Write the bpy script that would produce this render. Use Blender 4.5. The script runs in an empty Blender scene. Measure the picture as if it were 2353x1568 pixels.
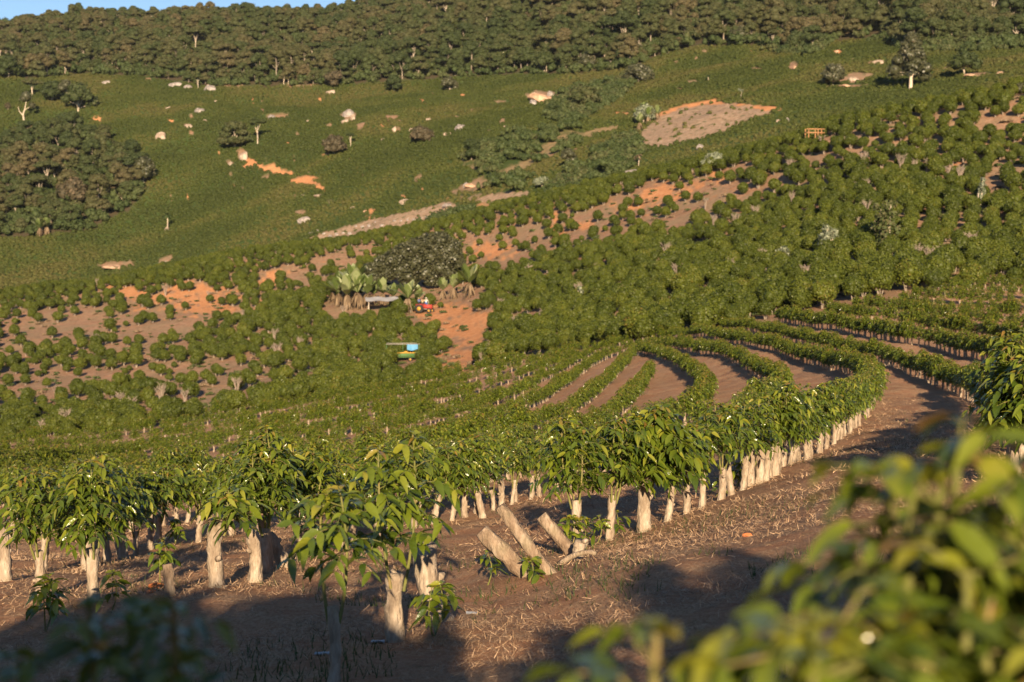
import bpy, math, random
import numpy as np
RNG = np.random.default_rng(7)
random.seed(7)
sc = bpy.context.scene
col = sc.collection
R = math.radians

# ------------------------------------------------------------------ camera, sky, sun, exposure
PITCH = R(-5.0)
F, K = 1422.2, 1024 / 2353.0
SUN_EL, SUN_AZ = R(18), R(-2.2)        # light travels towards azimuth SUN_AZ (from +Y towards +X)
cam_d = bpy.data.cameras.new('camera')
cam = bpy.data.objects.new('camera', cam_d)
col.objects.link(cam)
cam.location = (0, 0, 0)
cam.rotation_euler = (R(90) + PITCH, 0, 0)
cam_d.lens = 50
cam_d.sensor_width = 36
cam_d.clip_start = 0.05
cam_d.clip_end = 6000
cam_d.dof.use_dof = True
cam_d.dof.focus_distance = 16.5
cam_d.dof.aperture_fstop = 2.8
sc.camera = cam

w = bpy.data.worlds.new('World')
sc.world = w
w.use_nodes = True
nt = w.node_tree
sky = nt.nodes.new('ShaderNodeTexSky')
sky.sky_type = 'NISHITA'
sky.sun_disc = False
sky.sun_elevation = SUN_EL
sky.sun_rotation = R(180) + SUN_AZ
sky.altitude = 900
sky.air_density = 0.9
sky.dust_density = 0.0
sky.ozone_density = 3.0
bg = nt.nodes['Background']
bg.inputs['Strength'].default_value = 0.055
nt.links.new(sky.outputs[0], bg.inputs[0])

sun_d = bpy.data.lights.new('sun', 'SUN')
sun_d.energy = 5.0
sun_d.angle = R(0.55)
sun_d.color = (1.0, 0.77, 0.50)
sun = bpy.data.objects.new('sun', sun_d)
col.objects.link(sun)
sun.rotation_euler = (R(90) - SUN_EL, 0, -SUN_AZ)
LIGHT = np.array([math.sin(SUN_AZ) * math.cos(SUN_EL), math.cos(SUN_AZ) * math.cos(SUN_EL), -math.sin(SUN_EL)])

sc.view_settings.view_transform = 'Standard'
sc.view_settings.look = 'None'
sc.view_settings.exposure = 1.2
sc.view_settings.gamma = 1.0
sc.cycles.max_bounces = 5
sc.cycles.diffuse_bounces = 2
sc.cycles.glossy_bounces = 2
sc.cycles.transmission_bounces = 3
sc.cycles.sample_clamp_indirect = 3.0

# ------------------------------------------------------------------ maths helpers
def pchip(xk, yk, x):
    xk = np.asarray(xk, float); yk = np.asarray(yk, float)
    h = np.diff(xk); d = np.diff(yk) / h
    m = np.zeros_like(yk)
    s = d[:-1] * d[1:] > 0
    w1 = 2 * h[1:] + h[:-1]; w2 = h[1:] + 2 * h[:-1]
    with np.errstate(all='ignore'):
        mm = (w1 + w2) / (w1 / d[:-1] + w2 / d[1:])
    m[1:-1] = np.where(s, mm, 0)
    m[0], m[-1] = d[0], d[-1]
    i = np.clip(np.searchsorted(xk, x) - 1, 0, len(h) - 1)
    t = np.clip((x - xk[i]) / h[i], 0, 1)
    return (yk[i] * (1 + 2 * t) * (1 - t) ** 2 + m[i] * h[i] * t * (1 - t) ** 2
            + yk[i + 1] * t * t * (3 - 2 * t) + m[i + 1] * h[i] * t * t * (t - 1))

def _hash(ix, iy, s):
    n = (ix.astype(np.int64) * 374761393 + iy.astype(np.int64) * 668265263 + s * 982451653) & 0x7fffffff
    n = ((n ^ (n >> 13)) * 1274126177) & 0x7fffffff
    return ((n ^ (n >> 16)) & 0xffff) / 65535.0

def vnoise(x, y, s=0):
    ix, iy = np.floor(x), np.floor(y)
    fx, fy = x - ix, y - iy
    fx, fy = fx * fx * (3 - 2 * fx), fy * fy * (3 - 2 * fy)
    a = _hash(ix, iy, s); b = _hash(ix + 1, iy, s); c = _hash(ix, iy + 1, s); d = _hash(ix + 1, iy + 1, s)
    return (a * (1 - fx) + b * fx) * (1 - fy) + (c * (1 - fx) + d * fx) * fy

def fbm(x, y, s=0, o=4):
    v, a, t = 0, 0.5, 0
    for k in range(o):
        v = v + a * vnoise(x * 2 ** k, y * 2 ** k, s + k); t += a; a *= 0.5
    return v / t            # 0..1

def smooth(a, b, x):
    t = np.clip((x - a) / (b - a), 0, 1)
    return t * t * (3 - 2 * t)

# picture coordinates are used only to survey the place: (x, y) -> azimuth and tangent of elevation
CP, SP = math.cos(PITCH), math.sin(PITCH)
def ray(x, y):
    a = (np.asarray(x, float) * K - 512) / F
    b = -(np.asarray(y, float) * K - 341) / F
    Y = CP - SP * b; Z = SP + CP * b
    return np.arctan2(a, Y), Z / np.hypot(a, Y)
def project(phi, te):
    X, Y = np.sin(phi), np.cos(phi)
    fwd = CP * Y + SP * te; up = -SP * Y + CP * te
    return (512 + F * X / fwd) / K, (341 - F * up / fwd) / K

# ------------------------------------------------------------------ terrain survey
COLS = {
 0: [(1568,9.5),(1450,12),(1350,14.5),(1250,21),(1150,32),(1100,48),(1060,72),(1010,105),(980,125),(900,150),(850,170),(790,195),(730,225),(680,258),(735,340),(690,430),(600,490),(400,610),(180,800),(70,1000)],
 250: [(1568,9.2),(1450,11.5),(1350,14),(1250,20),(1150,31),(1090,46),(1040,68),(990,98),(960,118),(885,143),(830,163),(770,188),(710,217),(650,252),(725,335),(665,425),(580,480),(380,590),(185,770),(56,980)],
 500: [(1568,9),(1450,11),(1350,13),(1250,18.5),(1150,28),(1080,43),(1020,63),(965,90),(935,110),(860,135),(800,155),(740,180),(670,212),(595,248),(670,310),(610,390),(530,450),(360,560),(190,740),(46,960)],
 750: [(1568,8.7),(1450,10.7),(1350,13.2),(1250,17.5),(1150,25),(1080,36),(1010,52),(950,76),(900,100),(840,125),(780,147),(710,172),(640,205),(565,243),(610,290),(570,350),(500,400),(340,520),(195,710),(46,930)],
 1000: [(1568,8.5),(1450,10.5),(1350,13.5),(1250,17),(1150,22),(1080,30),(1010,43),(940,63),(885,92),(830,120),(770,142),(700,168),(610,205),(520,245),(540,280),(505,320),(430,370),(310,480),(200,660),(-10,950)],
 1250: [(1568,8.1),(1430,10.3),(1320,13),(1220,17),(1140,21.5),(1070,28),(990,39),(920,53),(850,75),(790,100),(720,125),(640,152),(550,185),(460,218),(480,250),(445,290),(380,340),(280,430),(180,620),(-60,900)],
 1500: [(1568,7.8),(1400,9.8),(1300,12),(1220,15),(1130,20),(1060,25),(980,33),(910,42),(840,56),(780,73),(700,100),(600,132),(500,165),(405,200),(420,225),(390,270),(330,330),(250,420),(135,590),(-70,850)],
 1750: [(1568,7.3),(1400,9),(1300,11),(1200,14),(1110,18),(1030,24),(950,31),(880,40),(820,50),(760,65),(670,92),(570,120),(460,150),(345,178),(370,210),(330,270),(270,330),(200,410),(105,560),(-80,800)],
 2000: [(1568,7),(1400,8.5),(1300,10),(1200,12.5),(1100,16),(1010,22),(940,29),(870,37),(800,49),(740,62),(640,85),(540,107),(400,138),(272,165),(290,210),(265,280),(220,350),(160,430),(90,550),(-90,780)],
 2200: [(1568,6.8),(1400,8.2),(1300,9.6),(1180,12.5),(1080,16),(1000,21.5),(930,29),(860,39),(790,52),(730,64),(640,83),(520,108),(370,138),(238,163),(260,210),(228,290),(180,360),(130,440),(80,550),(-90,760)],
 2353: [(1568,6.5),(1400,7.8),(1300,9),(1180,11.5),(1090,14.5),(1010,20),(930,29),(850,41),(780,54),(720,66),(630,84),(500,108),(350,137),(212,160),(240,210),(205,290),(160,360),(120,440),(70,560),(-100,760)],
}
xs = sorted(COLS)
def stretch(r): return r * float(np.interp(r, [12, 18, 25, 40, 60, 80, 130, 250, 340, 600, 800], [1, 1.15, 1.35, 1.55, 1.6, 1.55, 1.45, 1.3, 1.2, 1.1, 1.05]))
NK = len(COLS[0])
PHI_K, TE_K, LR_K = np.zeros((len(xs), NK)), np.zeros((len(xs), NK)), np.zeros((len(xs), NK))
for i, x in enumerate(xs):
    for k, (y, r) in enumerate(COLS[x]):
        p, t = ray(x, y)
        PHI_K[i, k], TE_K[i, k], LR_K[i, k] = p, t, math.log(stretch(r))
PHI_C = PHI_K.mean(1)
NR = 820
RHO = np.exp(np.linspace(0, math.log(1500), NR))
PHI = np.concatenate([np.linspace(-math.pi, R(-60), 20)[:-1], np.linspace(R(-60), R(-25), 60)[:-1], np.linspace(R(-25), R(25), 860),
                      np.linspace(R(25), R(60), 60)[1:], np.linspace(R(60), math.pi, 20)[1:]])
NP_ = len(PHI)
TE = np.zeros((NP_, NR))
phc = np.clip(PHI, R(-21.5), R(21.5))
lr = np.log(RHO)
tek = np.stack([pchip(PHI_C, TE_K[:, k], phc) for k in range(NK)], 1)
lrk = np.stack([pchip(PHI_C, LR_K[:, k], phc) for k in range(NK)], 1)
for i in range(NP_):
    L = np.concatenate([[math.log(.9), math.log(2.4), math.log(4.2)], lrk[i], [math.log(1350), math.log(1700)]])
    z84 = -0.505 if PHI[i] < 0 else -0.495
    T = np.concatenate([[-1.62, -0.70, z84], tek[i], [tek[i][-1] - 0.02, tek[i][-1] - 0.05]])
    TE[i] = pchip(L, T, lr)
Z = TE * RHO
XX = np.sin(PHI)[:, None] * RHO[None]; YY = np.cos(PHI)[:, None] * RHO[None]
amp = np.interp(lr, np.log([1, 6, 20, 70, 120, 250, 400, 700, 1000, 1500]), [0, .03, .06, .12, .35, .4, 1.6, 4, 6, 8])
wl = np.interp(lr, np.log([1, 20, 100, 300, 1000]), [1.5, 3.0, 14, 30, 90])
n1 = (fbm(XX / 14, YY / 14, 3, 3) - .5) * np.interp(RHO, [0, 40, 100, 300, 500], [0, 0, .9, 1.0, 2.0])
n2 = (fbm(XX / 60, YY / 60, 5, 4) - .5) * np.interp(RHO, [0, 280, 420, 800, 1200], [0, 0, 5, 16, 20])
n3 = (fbm(XX / 1.3, YY / 1.3, 9, 4) - .5) * np.interp(RHO, [0, 5, 15, 60], [0.05, .12, .16, .25])
Z = Z + n1 + n2 + n3
# behind the photographer the hill keeps climbing gently
aw = smooth(R(45), R(105), np.abs(PHI))[:, None]
Zb = -1.47 + 0.035 * np.minimum(RHO, 500)[None] + n3
Z = Z * (1 - aw) + Zb * aw
TEG = Z / RHO[None]
CM = np.maximum.accumulate(TEG, 1)

def gidx(phi, rho):
    i = np.interp(phi, PHI, np.arange(NP_)); j = np.interp(np.log(np.maximum(rho, 1)), lr, np.arange(NR))
    return i, j
def bil(A, phi, rho):
    i, j = gidx(phi, rho)
    i0 = np.clip(i.astype(int), 0, NP_ - 2); j0 = np.clip(j.astype(int), 0, NR - 2)
    a, b = i - i0, j - j0
    return (A[i0, j0] * (1 - a) + A[i0 + 1, j0] * a) * (1 - b) + (A[i0, j0 + 1] * (1 - a) + A[i0 + 1, j0 + 1] * a) * b
def ground(x, y):
    x = np.atleast_1d(np.asarray(x, float)); y = np.atleast_1d(np.asarray(y, float))
    return bil(Z, np.arctan2(x, y), np.hypot(x, y))
def spot(x, y, rmin=4.0):
    """the point of the ground that is surveyed at x, y"""
    p, t = ray(x, y)
    i = int(round(float(np.interp(p, PHI, np.arange(NP_)))))
    j0 = int(np.searchsorted(RHO, rmin))
    c = np.maximum.accumulate(TEG[i, j0:])
    j = j0 + int(np.searchsorted(c, t))
    j = min(max(j, 1), NR - 1)
    t0, t1 = TEG[i, j - 1], TEG[i, j]
    f = 0.5 if abs(t1 - t0) < 1e-9 else min(max((t - t0) / (t1 - t0), 0), 1)
    rho = RHO[j - 1] + (RHO[j] - RHO[j - 1]) * f
    X, Y = math.sin(p) * rho, math.cos(p) * rho
    return X, Y, float(ground(X, Y)[0])
def mpp(p):      # metres covered by one survey pixel at p
    return K / F * math.sqrt(p[0] ** 2 + p[1] ** 2 + p[2] ** 2)

def inpoly(px, py, poly):
    r = np.zeros(np.shape(px), bool)
    n = len(poly)
    for k in range(n):
        (x1, y1), (x2, y2) = poly[k], poly[(k + 1) % n]
        if y1 == y2: continue
        c = ((y1 > py) != (y2 > py)) & (px < (x2 - x1) * (py - y1) / (y2 - y1) + x1)
        r ^= c
    return r

FOREST_EDGE = [(-400,150),(0,150),(60,185),(180,170),(330,178),(480,200),(750,197),(900,190),(1000,183),(1150,174),(1300,172),(1450,160),(1500,135),(1600,108),(1740,105),(1800,120),(1870,122),(1900,98),(2030,88),(2080,115),(2230,118),(2353,108),(2800,100)]
KNOLL = [(-200,350),(0,345),(70,322),(160,308),(240,325),(320,385),(352,405),(300,480),(215,528),(60,545),(-200,560)]
GULLY = [[(1060,350),(1180,305),(1300,295),(1345,305),(1330,335),(1200,390),(1130,405),(1060,380)],
         [(1240,440),(1300,400),(1380,345),(1460,305),(1480,345),(1470,375),(1400,430),(1320,475),(1230,490),(1215,455)],
         [(1020,495),(1140,470),(1100,505),(1000,545),(900,560),(930,530)],
         [(1255,275),(1300,205),(1400,190),(1470,145),(1495,170),(1400,245),(1310,292)]]
CREST_IX = 13
# soil patches: x, y, rx, ry, tilt deg, kind (0 brown soil, 1 orange earth, 2 stony, 3 dry grass)
FARP = [(625,267,24,6,0,0),(765,289,20,5,0,0),(800,268,18,12,30,0),(830,287,16,8,-30,0),(905,271,14,5,0,0),(910,297,14,8,0,0),(720,276,10,3,0,0),
 (555,350,12,9,20,0),(585,377,30,6,20,1),(625,388,22,7,12,1),(665,400,28,8,10,1),(705,417,34,12,12,1),(735,432,14,6,30,1),(525,372,8,4,0,0),(530,400,7,12,-20,0),(610,407,8,6,0,0),(560,432,6,4,0,0),
 (853,482,7,12,-15,1),(848,500,12,3,0,1),(958,415,6,18,20,0),(1085,423,38,12,-22,0),(1045,440,10,8,0,0),(1115,482,24,12,0,1),(1060,452,8,6,0,0),
 (960,510,75,16,-17,2),(850,530,90,18,-14,2),(735,553,45,10,-10,2),(1160,452,62,8,-5,2),(1130,485,40,14,0,3),(1240,225,34,16,10,0),(1270,220,18,12,0,0),
 (1260,262,16,3,0,0),(1435,261,28,5,0,1),(1200,380,70,10,-20,3),(1300,330,55,14,-20,3),(1380,300,45,5,-12,3),(1240,360,45,8,-15,0),(1320,345,40,5,-20,0),
 (1823,155,10,12,0,0),(1700,139,10,3,0,0),(1730,120,8,3,0,1),(1813,122,12,3,0,1),(1923,118,10,6,0,1),(1960,182,30,13,0,0),(1965,198,40,5,0,0),(2020,143,22,4,0,0),(2300,168,12,6,0,0),(2230,170,40,5,0,0),
 (262,610,42,8,-6,0),(378,600,22,8,-10,0),(300,606,15,5,0,0),(690,488,10,6,0,0),(75,300,25,8,15,0),(240,303,10,7,0,0),(12,58,30,12,0,0),(340,181,22,4,15,0),(515,195,50,5,0,0),(700,195,30,5,0,0),(20,240,4,4,0,0),(223,277,8,3,0,1),
 (575,605,15,10,-25,0),(620,580,12,5,0,0),(1620,120,7,4,0,0),(1740,160,10,4,0,0),(1590,188,10,4,0,0),(1160,235,30,4,0,0),(430,287,15,4,0,0),(1560,205,10,3,0,0),(1050,270,10,3,0,0)]
FIELD = [(1468,333),(1478,300),(1520,262),(1580,243),(1640,236),(1720,240),(1795,250),(1735,268),(1690,290),(1620,315),(1520,338)]
STRIPS = [[(680,562),(760,530),(860,503),(960,482),(1035,462),(1050,474),(960,512),(850,546),(740,575)], [(1085,462),(1130,446),(1215,440),(1210,455),(1120,466)]]
FIELDEDGE = [(1540,255,40,5,-22,1),(1600,240,45,4,-10,1),(1680,240,50,5,3,1),(1750,247,50,5,3,1)]
MIDP = [(x, y, rx * 1.12, ry * 1.2, a, k) for (x, y, rx, ry, a, k) in [(440,688,120,26,3,1),(300,672,60,12,10,1),(230,740,110,28,0,0),(150,765,90,38,0,0),(60,770,70,30,0,0),(330,770,70,40,0,0),(420,740,60,28,0,0),(500,705,50,18,0,1),(480,850,70,10,-12,0),(560,850,60,10,0,0),
 (650,625,60,20,-15,0),(620,640,30,14,-25,1),(790,600,70,16,-8,0),(860,570,40,6,0,0),(840,575,35,6,10,0),(1145,590,60,26,0,0),(1140,575,50,16,0,1),(1215,555,48,22,10,0),(1275,530,18,26,0,1),(1345,518,34,10,-10,1),(1300,555,25,8,0,0),
 (1460,470,75,40,-15,0),(1560,490,110,32,-12,0),(1520,450,80,18,-15,1),(1640,455,60,40,-20,0),(1655,410,28,14,-20,1),(1600,430,60,10,-20,0),(1710,390,16,8,0,0),(1780,420,30,12,-20,0),
 (1060,725,90,18,10,1),(1045,750,80,22,20,1),(1092,785,38,36,0,1),(1070,815,52,30,10,1),(1040,838,52,24,0,1),(1000,735,60,14,20,1),(940,690,25,18,40,0),(1190,735,50,12,0,0),(1130,725,60,14,0,0),(920,790,15,22,20,0),
 (940,862,90,14,0,0),(1000,880,50,9,0,0),(870,700,40,8,10,0),(820,845,35,10,0,0),(690,770,50,8,0,0),(780,730,30,10,0,0),(540,905,120,24,-5,0),(440,935,80,14,0,0),(640,880,60,14,0,0),(130,880,130,18,-12,0),(40,900,40,14,-15,0),(350,960,50,12,0,0),(230,935,60,12,0,0),(520,955,60,10,0,0),(320,830,20,8,0,1),(400,805,60,10,-10,0),
 (1600,690,50,12,-10,0),(1530,710,22,14,-30,0),(1420,665,30,6,-20,0),(1360,640,22,12,0,0),(1450,650,70,4,-20,0),(1600,570,20,6,0,0),(2290,288,48,12,5,0),(2260,300,30,6,0,0),(2200,395,30,10,0,0),(2150,425,22,10,0,0),(2290,410,30,14,0,0),(2270,440,20,18,0,0),(1985,365,14,8,0,0),(2060,305,10,6,0,1),(2225,440,16,8,0,0),(1880,365,10,14,0,0),(2080,620,50,10,0,0),(1960,650,20,12,0,0),(1720,450,35,10,-25,0),(1400,530,40,8,0,0),(1900,330,15,4,0,0),(2350,375,20,8,0,0),(2110,350,14,6,0,0),(2190,340,12,8,0,0)]]
_r5 = np.random.default_rng(5)
FARP += [(_r5.uniform(380, 1250), _r5.uniform(215, 470), _r5.uniform(3, 9), _r5.uniform(1.5, 4), _r5.uniform(-30, 30), int(_r5.random() < .25)) for _ in range(70)] + [(_r5.uniform(1550, 2340), _r5.uniform(130, 200), _r5.uniform(3, 8), _r5.uniform(1.5, 3), 0, 0) for _ in range(14)]
def patch(px, py, P, nz, soft=.35):
    """strength of each kind of bare ground, 4 channels"""
    out = np.zeros((4,) + np.shape(px))
    for (x, y, rx, ry, a, k) in P:
        m = (np.abs(px - x) < rx * 1.6 + ry) & (np.abs(py - y) < rx * 1.2 + ry * 2)
        if not m.any(): continue
        c, s = math.cos(R(a)), math.sin(R(a))
        dx, dy = px[m] - x, py[m] - y
        d = np.hypot((dx * c + dy * s) / rx, (-dx * s + dy * c) / ry)
        v = np.clip((1.0 - d + (nz[m] - .5) * 2.4) / soft, 0, 1)
        out[k][m] = np.maximum(out[k][m], v)
    return out

# ------------------------------------------------------------------ materials
def mat(name):
    m = bpy.data.materials.new(name); m.use_nodes = True
    n = m.node_tree
    return m, n, n.nodes['Principled BSDF'], n.nodes['Material Output']
def N(n, t, **kw):
    o = n.nodes.new(t)
    for k, v in kw.items():
        if k in o.inputs.keys(): o.inputs[k].default_value = v
        else: setattr(o, k, v)
    return o
def mixc(n, fac, a, b, bt='MIX'):
    m = n.nodes.new('ShaderNodeMix'); m.data_type = 'RGBA'; m.blend_type = bt
    for s, v in ((m.inputs[0], fac), (m.inputs[6], a), (m.inputs[7], b)):
        if isinstance(v, bpy.types.NodeSocket): n.links.new(v, s)
        elif isinstance(v, (int, float)): s.default_value = v
        else: s.default_value = (*v, 1)
    return m.outputs[2]
def ramp(n, src, stops):
    r = n.nodes.new('ShaderNodeValToRGB')
    while len(r.color_ramp.elements) < len(stops): r.color_ramp.elements.new(.5)
    for e, (p, c) in zip(r.color_ramp.elements, stops):
        e.position = p; e.color = (*c, 1) if not isinstance(c, (int, float)) else (c, c, c, 1)
    n.links.new(src, r.inputs[0]); return r.outputs[0]
def mth(n, op, a, b=0.0):
    m = n.nodes.new('ShaderNodeMath'); m.operation = op
    for s, v in ((m.inputs[0], a), (m.inputs[1], b)):
        if isinstance(v, bpy.types.NodeSocket): n.links.new(v, s)
        else: s.default_value = v
    return m.outputs[0]
def noise(n, scale, detail=4, rough=.55, coord=None):
    t = N(n, 'ShaderNodeTexNoise'); t.inputs['Scale'].default_value = scale
    t.inputs['Detail'].default_value = detail; t.inputs['Roughness'].default_value = rough
    if coord is not None: n.links.new(coord, t.inputs['Vector'])
    return t.outputs[0]
def bump(n, b, h, strength, dist):
    m = N(n, 'ShaderNodeBump'); m.inputs['Strength'].default_value = strength; m.inputs['Distance'].default_value = dist
    n.links.new(h, m.inputs['Height']); n.links.new(m.outputs[0], b.inputs['Normal'])
    return m

def leaf_mat(name, stops, rough=.35, trans=.25, transcol=(.25, .38, .03), spec=.5, rnd=.0, tone=0):
    m, n, b, out = mat(name)
    at = N(n, 'ShaderNodeAttribute'); at.attribute_name = 'tint'
    v = at.outputs['Fac']
    if rnd:
        oi = N(n, 'ShaderNodeObjectInfo')
        v = mth(n, 'ADD', mth(n, 'MULTIPLY', v, 1 - rnd), mth(n, 'MULTIPLY', oi.outputs['Random'], rnd))
    if tone:
        ta = N(n, 'ShaderNodeAttribute'); ta.attribute_type = 'INSTANCER'; ta.attribute_name = 'tone'
        v = mth(n, 'ADD', mth(n, 'MULTIPLY', v, 1 - tone), mth(n, 'MULTIPLY', ta.outputs['Fac'], tone))
    c = ramp(n, v, stops)
    n.links.new(c, b.inputs['Base Color'])
    b.inputs['Roughness'].default_value = rough
    b.inputs['Specular IOR Level'].default_value = spec
    if rough < .3:
        tcc = N(n, 'ShaderNodeTexCoord'); bump(n, b, noise(n, 38, 3, .5, tcc.outputs['Object']), .6, .010)
    if trans:
        t = N(n, 'ShaderNodeBsdfTranslucent')
        n.links.new(mixc(n, .55, c, transcol), t.inputs['Color'])
        mx = N(n, 'ShaderNodeMixShader'); mx.inputs[0].default_value = trans
        n.links.new(b.outputs[0], mx.inputs[1]); n.links.new(t.outputs[0], mx.inputs[2])
        n.links.new(mx.outputs[0], out.inputs['Surface'])
    return m
M = {}
M['leaf'] = leaf_mat('glossy_coffee_leaf', [(0, (.026, .050, .007)), (.35, (.068, .102, .011)), (.68, (.145, .180, .016)), (.93, (.24, .235, .028)), (1, (.20, .105, .028))], rough=.23, trans=.22, transcol=(.26, .34, .02), spec=.85)
M['bush'] = leaf_mat('coffee_bush_leaf', [(0, (.024, .036, .006)), (.45, (.060, .078, .010)), (.85, (.110, .125, .015)), (1, (.15, .10, .03))], rough=.5, trans=.15, spec=.25, rnd=.35)
M['farbush'] = leaf_mat('far_coffee_leaf', [(0, (.036, .050, .012)), (.5, (.062, .078, .017)), (.75, (.092, .092, .026)), (1, (.13, .10, .045))], rough=.6, trans=.12, spec=.2, rnd=.2, tone=.5)
M['forest'] = leaf_mat('forest_leaf', [(0, (.022, .034, .011)), (.35, (.042, .056, .018)), (.6, (.066, .066, .027)), (.8, (.094, .074, .037)), (1, (.15, .125, .08))], rough=.65, trans=.1, spec=.2, rnd=.5, tone=.3)
M['olive'] = leaf_mat('olive_tree_leaf', [(0, (.026, .030, .013)), (.6, (.066, .068, .034)), (1, (.14, .12, .08))], rough=.45, trans=.08, spec=.4)
M['brownleaf'] = leaf_mat('brown_tree_leaf', [(0, (.035, .034, .020)), (.6, (.085, .068, .040)), (1, (.15, .11, .07))], rough=.6, trans=.08, spec=.2)
M['shrub'] = leaf_mat('gully_shrub_leaf', [(0, (.028, .048, .014)), (.6, (.060, .078, .026)), (1, (.12, .105, .055))], rough=.6, trans=.1, spec=.2, rnd=.5)
M['pale'] = leaf_mat('silvery_leaf', [(0, (.08, .10, .06)), (1, (.26, .28, .20))], rough=.5, trans=.1, spec=.3)
M['banana'] = leaf_mat('banana_leaf', [(0, (.09, .13, .03)), (.6, (.17, .21, .08)), (1, (.32, .34, .19))], rough=.4, trans=.25, spec=.4)
M['deadleaf'] = leaf_mat('dead_leaf', [(0, (.10, .07, .045)), (1, (.27, .20, .13))], rough=.8, trans=.1, transcol=(.4, .25, .12), spec=.1)

def wood_mat(name, c0, c1, c2, scale=9, rough=.85, bs=.6, bd=.02):
    m, n, b, out = mat(name)
    tc = N(n, 'ShaderNodeTexCoord'); mp = N(n, 'ShaderNodeMapping'); mp.inputs['Scale'].default_value = (1, 1, .3)
    n.links.new(tc.outputs['Object'], mp.inputs[0])
    a = noise(n, scale, 6, .65, mp.outputs[0]); d = noise(n, scale * 5, 4, .6, mp.outputs[0]); e = noise(n, scale * .5, 3, .5, tc.outputs['Object'])
    c = ramp(n, a, [(.3, c0), (.5, c1), (.68, c2)])
    c = mixc(n, ramp(n, d, [(.35, 0), (.65, .45)]), c, c0)
    c = mixc(n, ramp(n, e, [(.5, 0), (.7, .35)]), c, (.16, .17, .10))
    n.links.new(c, b.inputs['Base Color']); b.inputs['Roughness'].default_value = rough
    b.inputs['Specular IOR Level'].default_value = .2
    bump(n, b, mth(n, 'ADD', a, mth(n, 'MULTIPLY', d, .5)), bs, bd)
    return m
M['stump'] = wood_mat('pale_lichened_bark', (.15, .105, .07), (.38, .305, .23), (.56, .475, .385), scale=7, bs=1.0, bd=.04)
M['log'] = wood_mat('weathered_wood', (.13, .085, .055), (.32, .235, .165), (.46, .37, .28), bs=1.0, bd=.05)
M['stem'] = wood_mat('green_brown_stem', (.09, .10, .025), (.17, .17, .05), (.30, .20, .10), scale=14)
M['trunk'] = wood_mat('grey_bark', (.14, .11, .085), (.30, .25, .20), (.42, .37, .31), scale=3)
M['palebark'] = wood_mat('pale_bark', (.30, .24, .18), (.52, .44, .35), (.62, .54, .45), scale=2)
M['twig'] = wood_mat('bare_grey_twig', (.18, .14, .11), (.30, .24, .20), (.38, .31, .26), scale=5)

def flat(name, c, rough=.6, spec=.3, metal=0):
    m, n, b, out = mat(name)
    tc = N(n, 'ShaderNodeTexCoord'); a = noise(n, 6, 4, .6, tc.outputs['Object'])
    n.links.new(mixc(n, ramp(n, a, [(.3, 0), (.7, .5)]), c, tuple(v * .6 for v in c)), b.inputs['Base Color'])
    b.inputs['Roughness'].default_value = rough; b.inputs['Specular IOR Level'].default_value = spec; b.inputs['Metallic'].default_value = metal
    return m
M['green_paint'] = flat('green_paint', (.07, .15, .05)); M['yellow_paint'] = flat('yellow_paint', (.50, .28, .05))
M['red_paint'] = flat('red_paint', (.38, .05, .04)); M['rubber'] = flat('tyre_rubber', (.03, .03, .03), .9)
M['blue_sheet'] = flat('blue_sheet', (.10, .30, .52)); M['white_sheet'] = flat('white_sheet', (.40, .39, .40))
M['steel'] = flat('dull_steel', (.30, .28, .26), .5); M['plank'] = flat('orange_plank', (.36, .19, .09), .8)
M['skin'] = flat('skin', (.35, .19, .12), .5); M['cloth_blue'] = flat('blue_cloth', (.05, .15, .45), .9); M['cloth_tan'] = flat('tan_cloth', (.45, .36, .22), .9)
M['cloth_white'] = flat('white_cloth', (.70, .66, .62), .9); M['cloth_dark'] = flat('dark_cloth', (.03, .035, .05), .9); M['hair'] = flat('dark_hair', (.02, .015, .01), .6)
M['litter'] = flat('pale_litter', (.45, .47, .50), .6)
M['clod'] = flat('orange_clod', (.62, .20, .07), .9)

def rock_mat(name, c0, c1, c2):
    m, n, b, out = mat(name)
    tc = N(n, 'ShaderNodeTexCoord')
    a = noise(n, 1.1, 6, .65, tc.outputs['Object']); d = noise(n, 5, 5, .6, tc.outputs['Object'])
    c = ramp(n, mth(n, 'ADD', mth(n, 'MULTIPLY', a, .6), mth(n, 'MULTIPLY', d, .4)), [(.36, c0), (.5, c1), (.62, c2)])
    n.links.new(c, b.inputs['Base Color']); b.inputs['Roughness'].default_value = .9
    bump(n, b, d, .8, .3); return m
M['rock'] = rock_mat('pale_rock', (.12, .09, .075), (.29, .22, .17), (.46, .38, .31))
M['greyrock'] = rock_mat('grey_rock', (.09, .08, .08), (.22, .19, .18), (.36, .32, .29))
M['tanrock'] = rock_mat('tan_rock', (.20, .12, .08), (.36, .23, .15), (.50, .34, .23))

# ground: real soil, litter and cover colours, chosen by surveyed masks (attribute 'cover') and noise
m, n, b, out = mat('hillside_ground')
tc = N(n, 'ShaderNodeTexCoord'); P0 = tc.outputs['Object']
at = N(n, 'ShaderNodeAttribute'); at.attribute_name = 'cover'
sp = N(n, 'ShaderNodeSeparateColor'); n.links.new(at.outputs['Color'], sp.inputs[0])
at2 = N(n, 'ShaderNodeAttribute'); at2.attribute_name = 'cover2'
sp2 = N(n, 'ShaderNodeSeparateColor'); n.links.new(at2.outputs['Color'], sp2.inputs[0])
nz0 = noise(n, .18, 5, .6, P0); nz1 = noise(n, 1.6, 6, .65, P0); nz2 = noise(n, 14, 6, .7, P0); nz3 = noise(n, 60, 4, .7, P0)
mpS = N(n, 'ShaderNodeMapping'); mpS.inputs['Scale'].default_value = (1, .35, 1); mpS.inputs['Rotation'].default_value = (0, 0, .7); n.links.new(P0, mpS.inputs[0])
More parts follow.
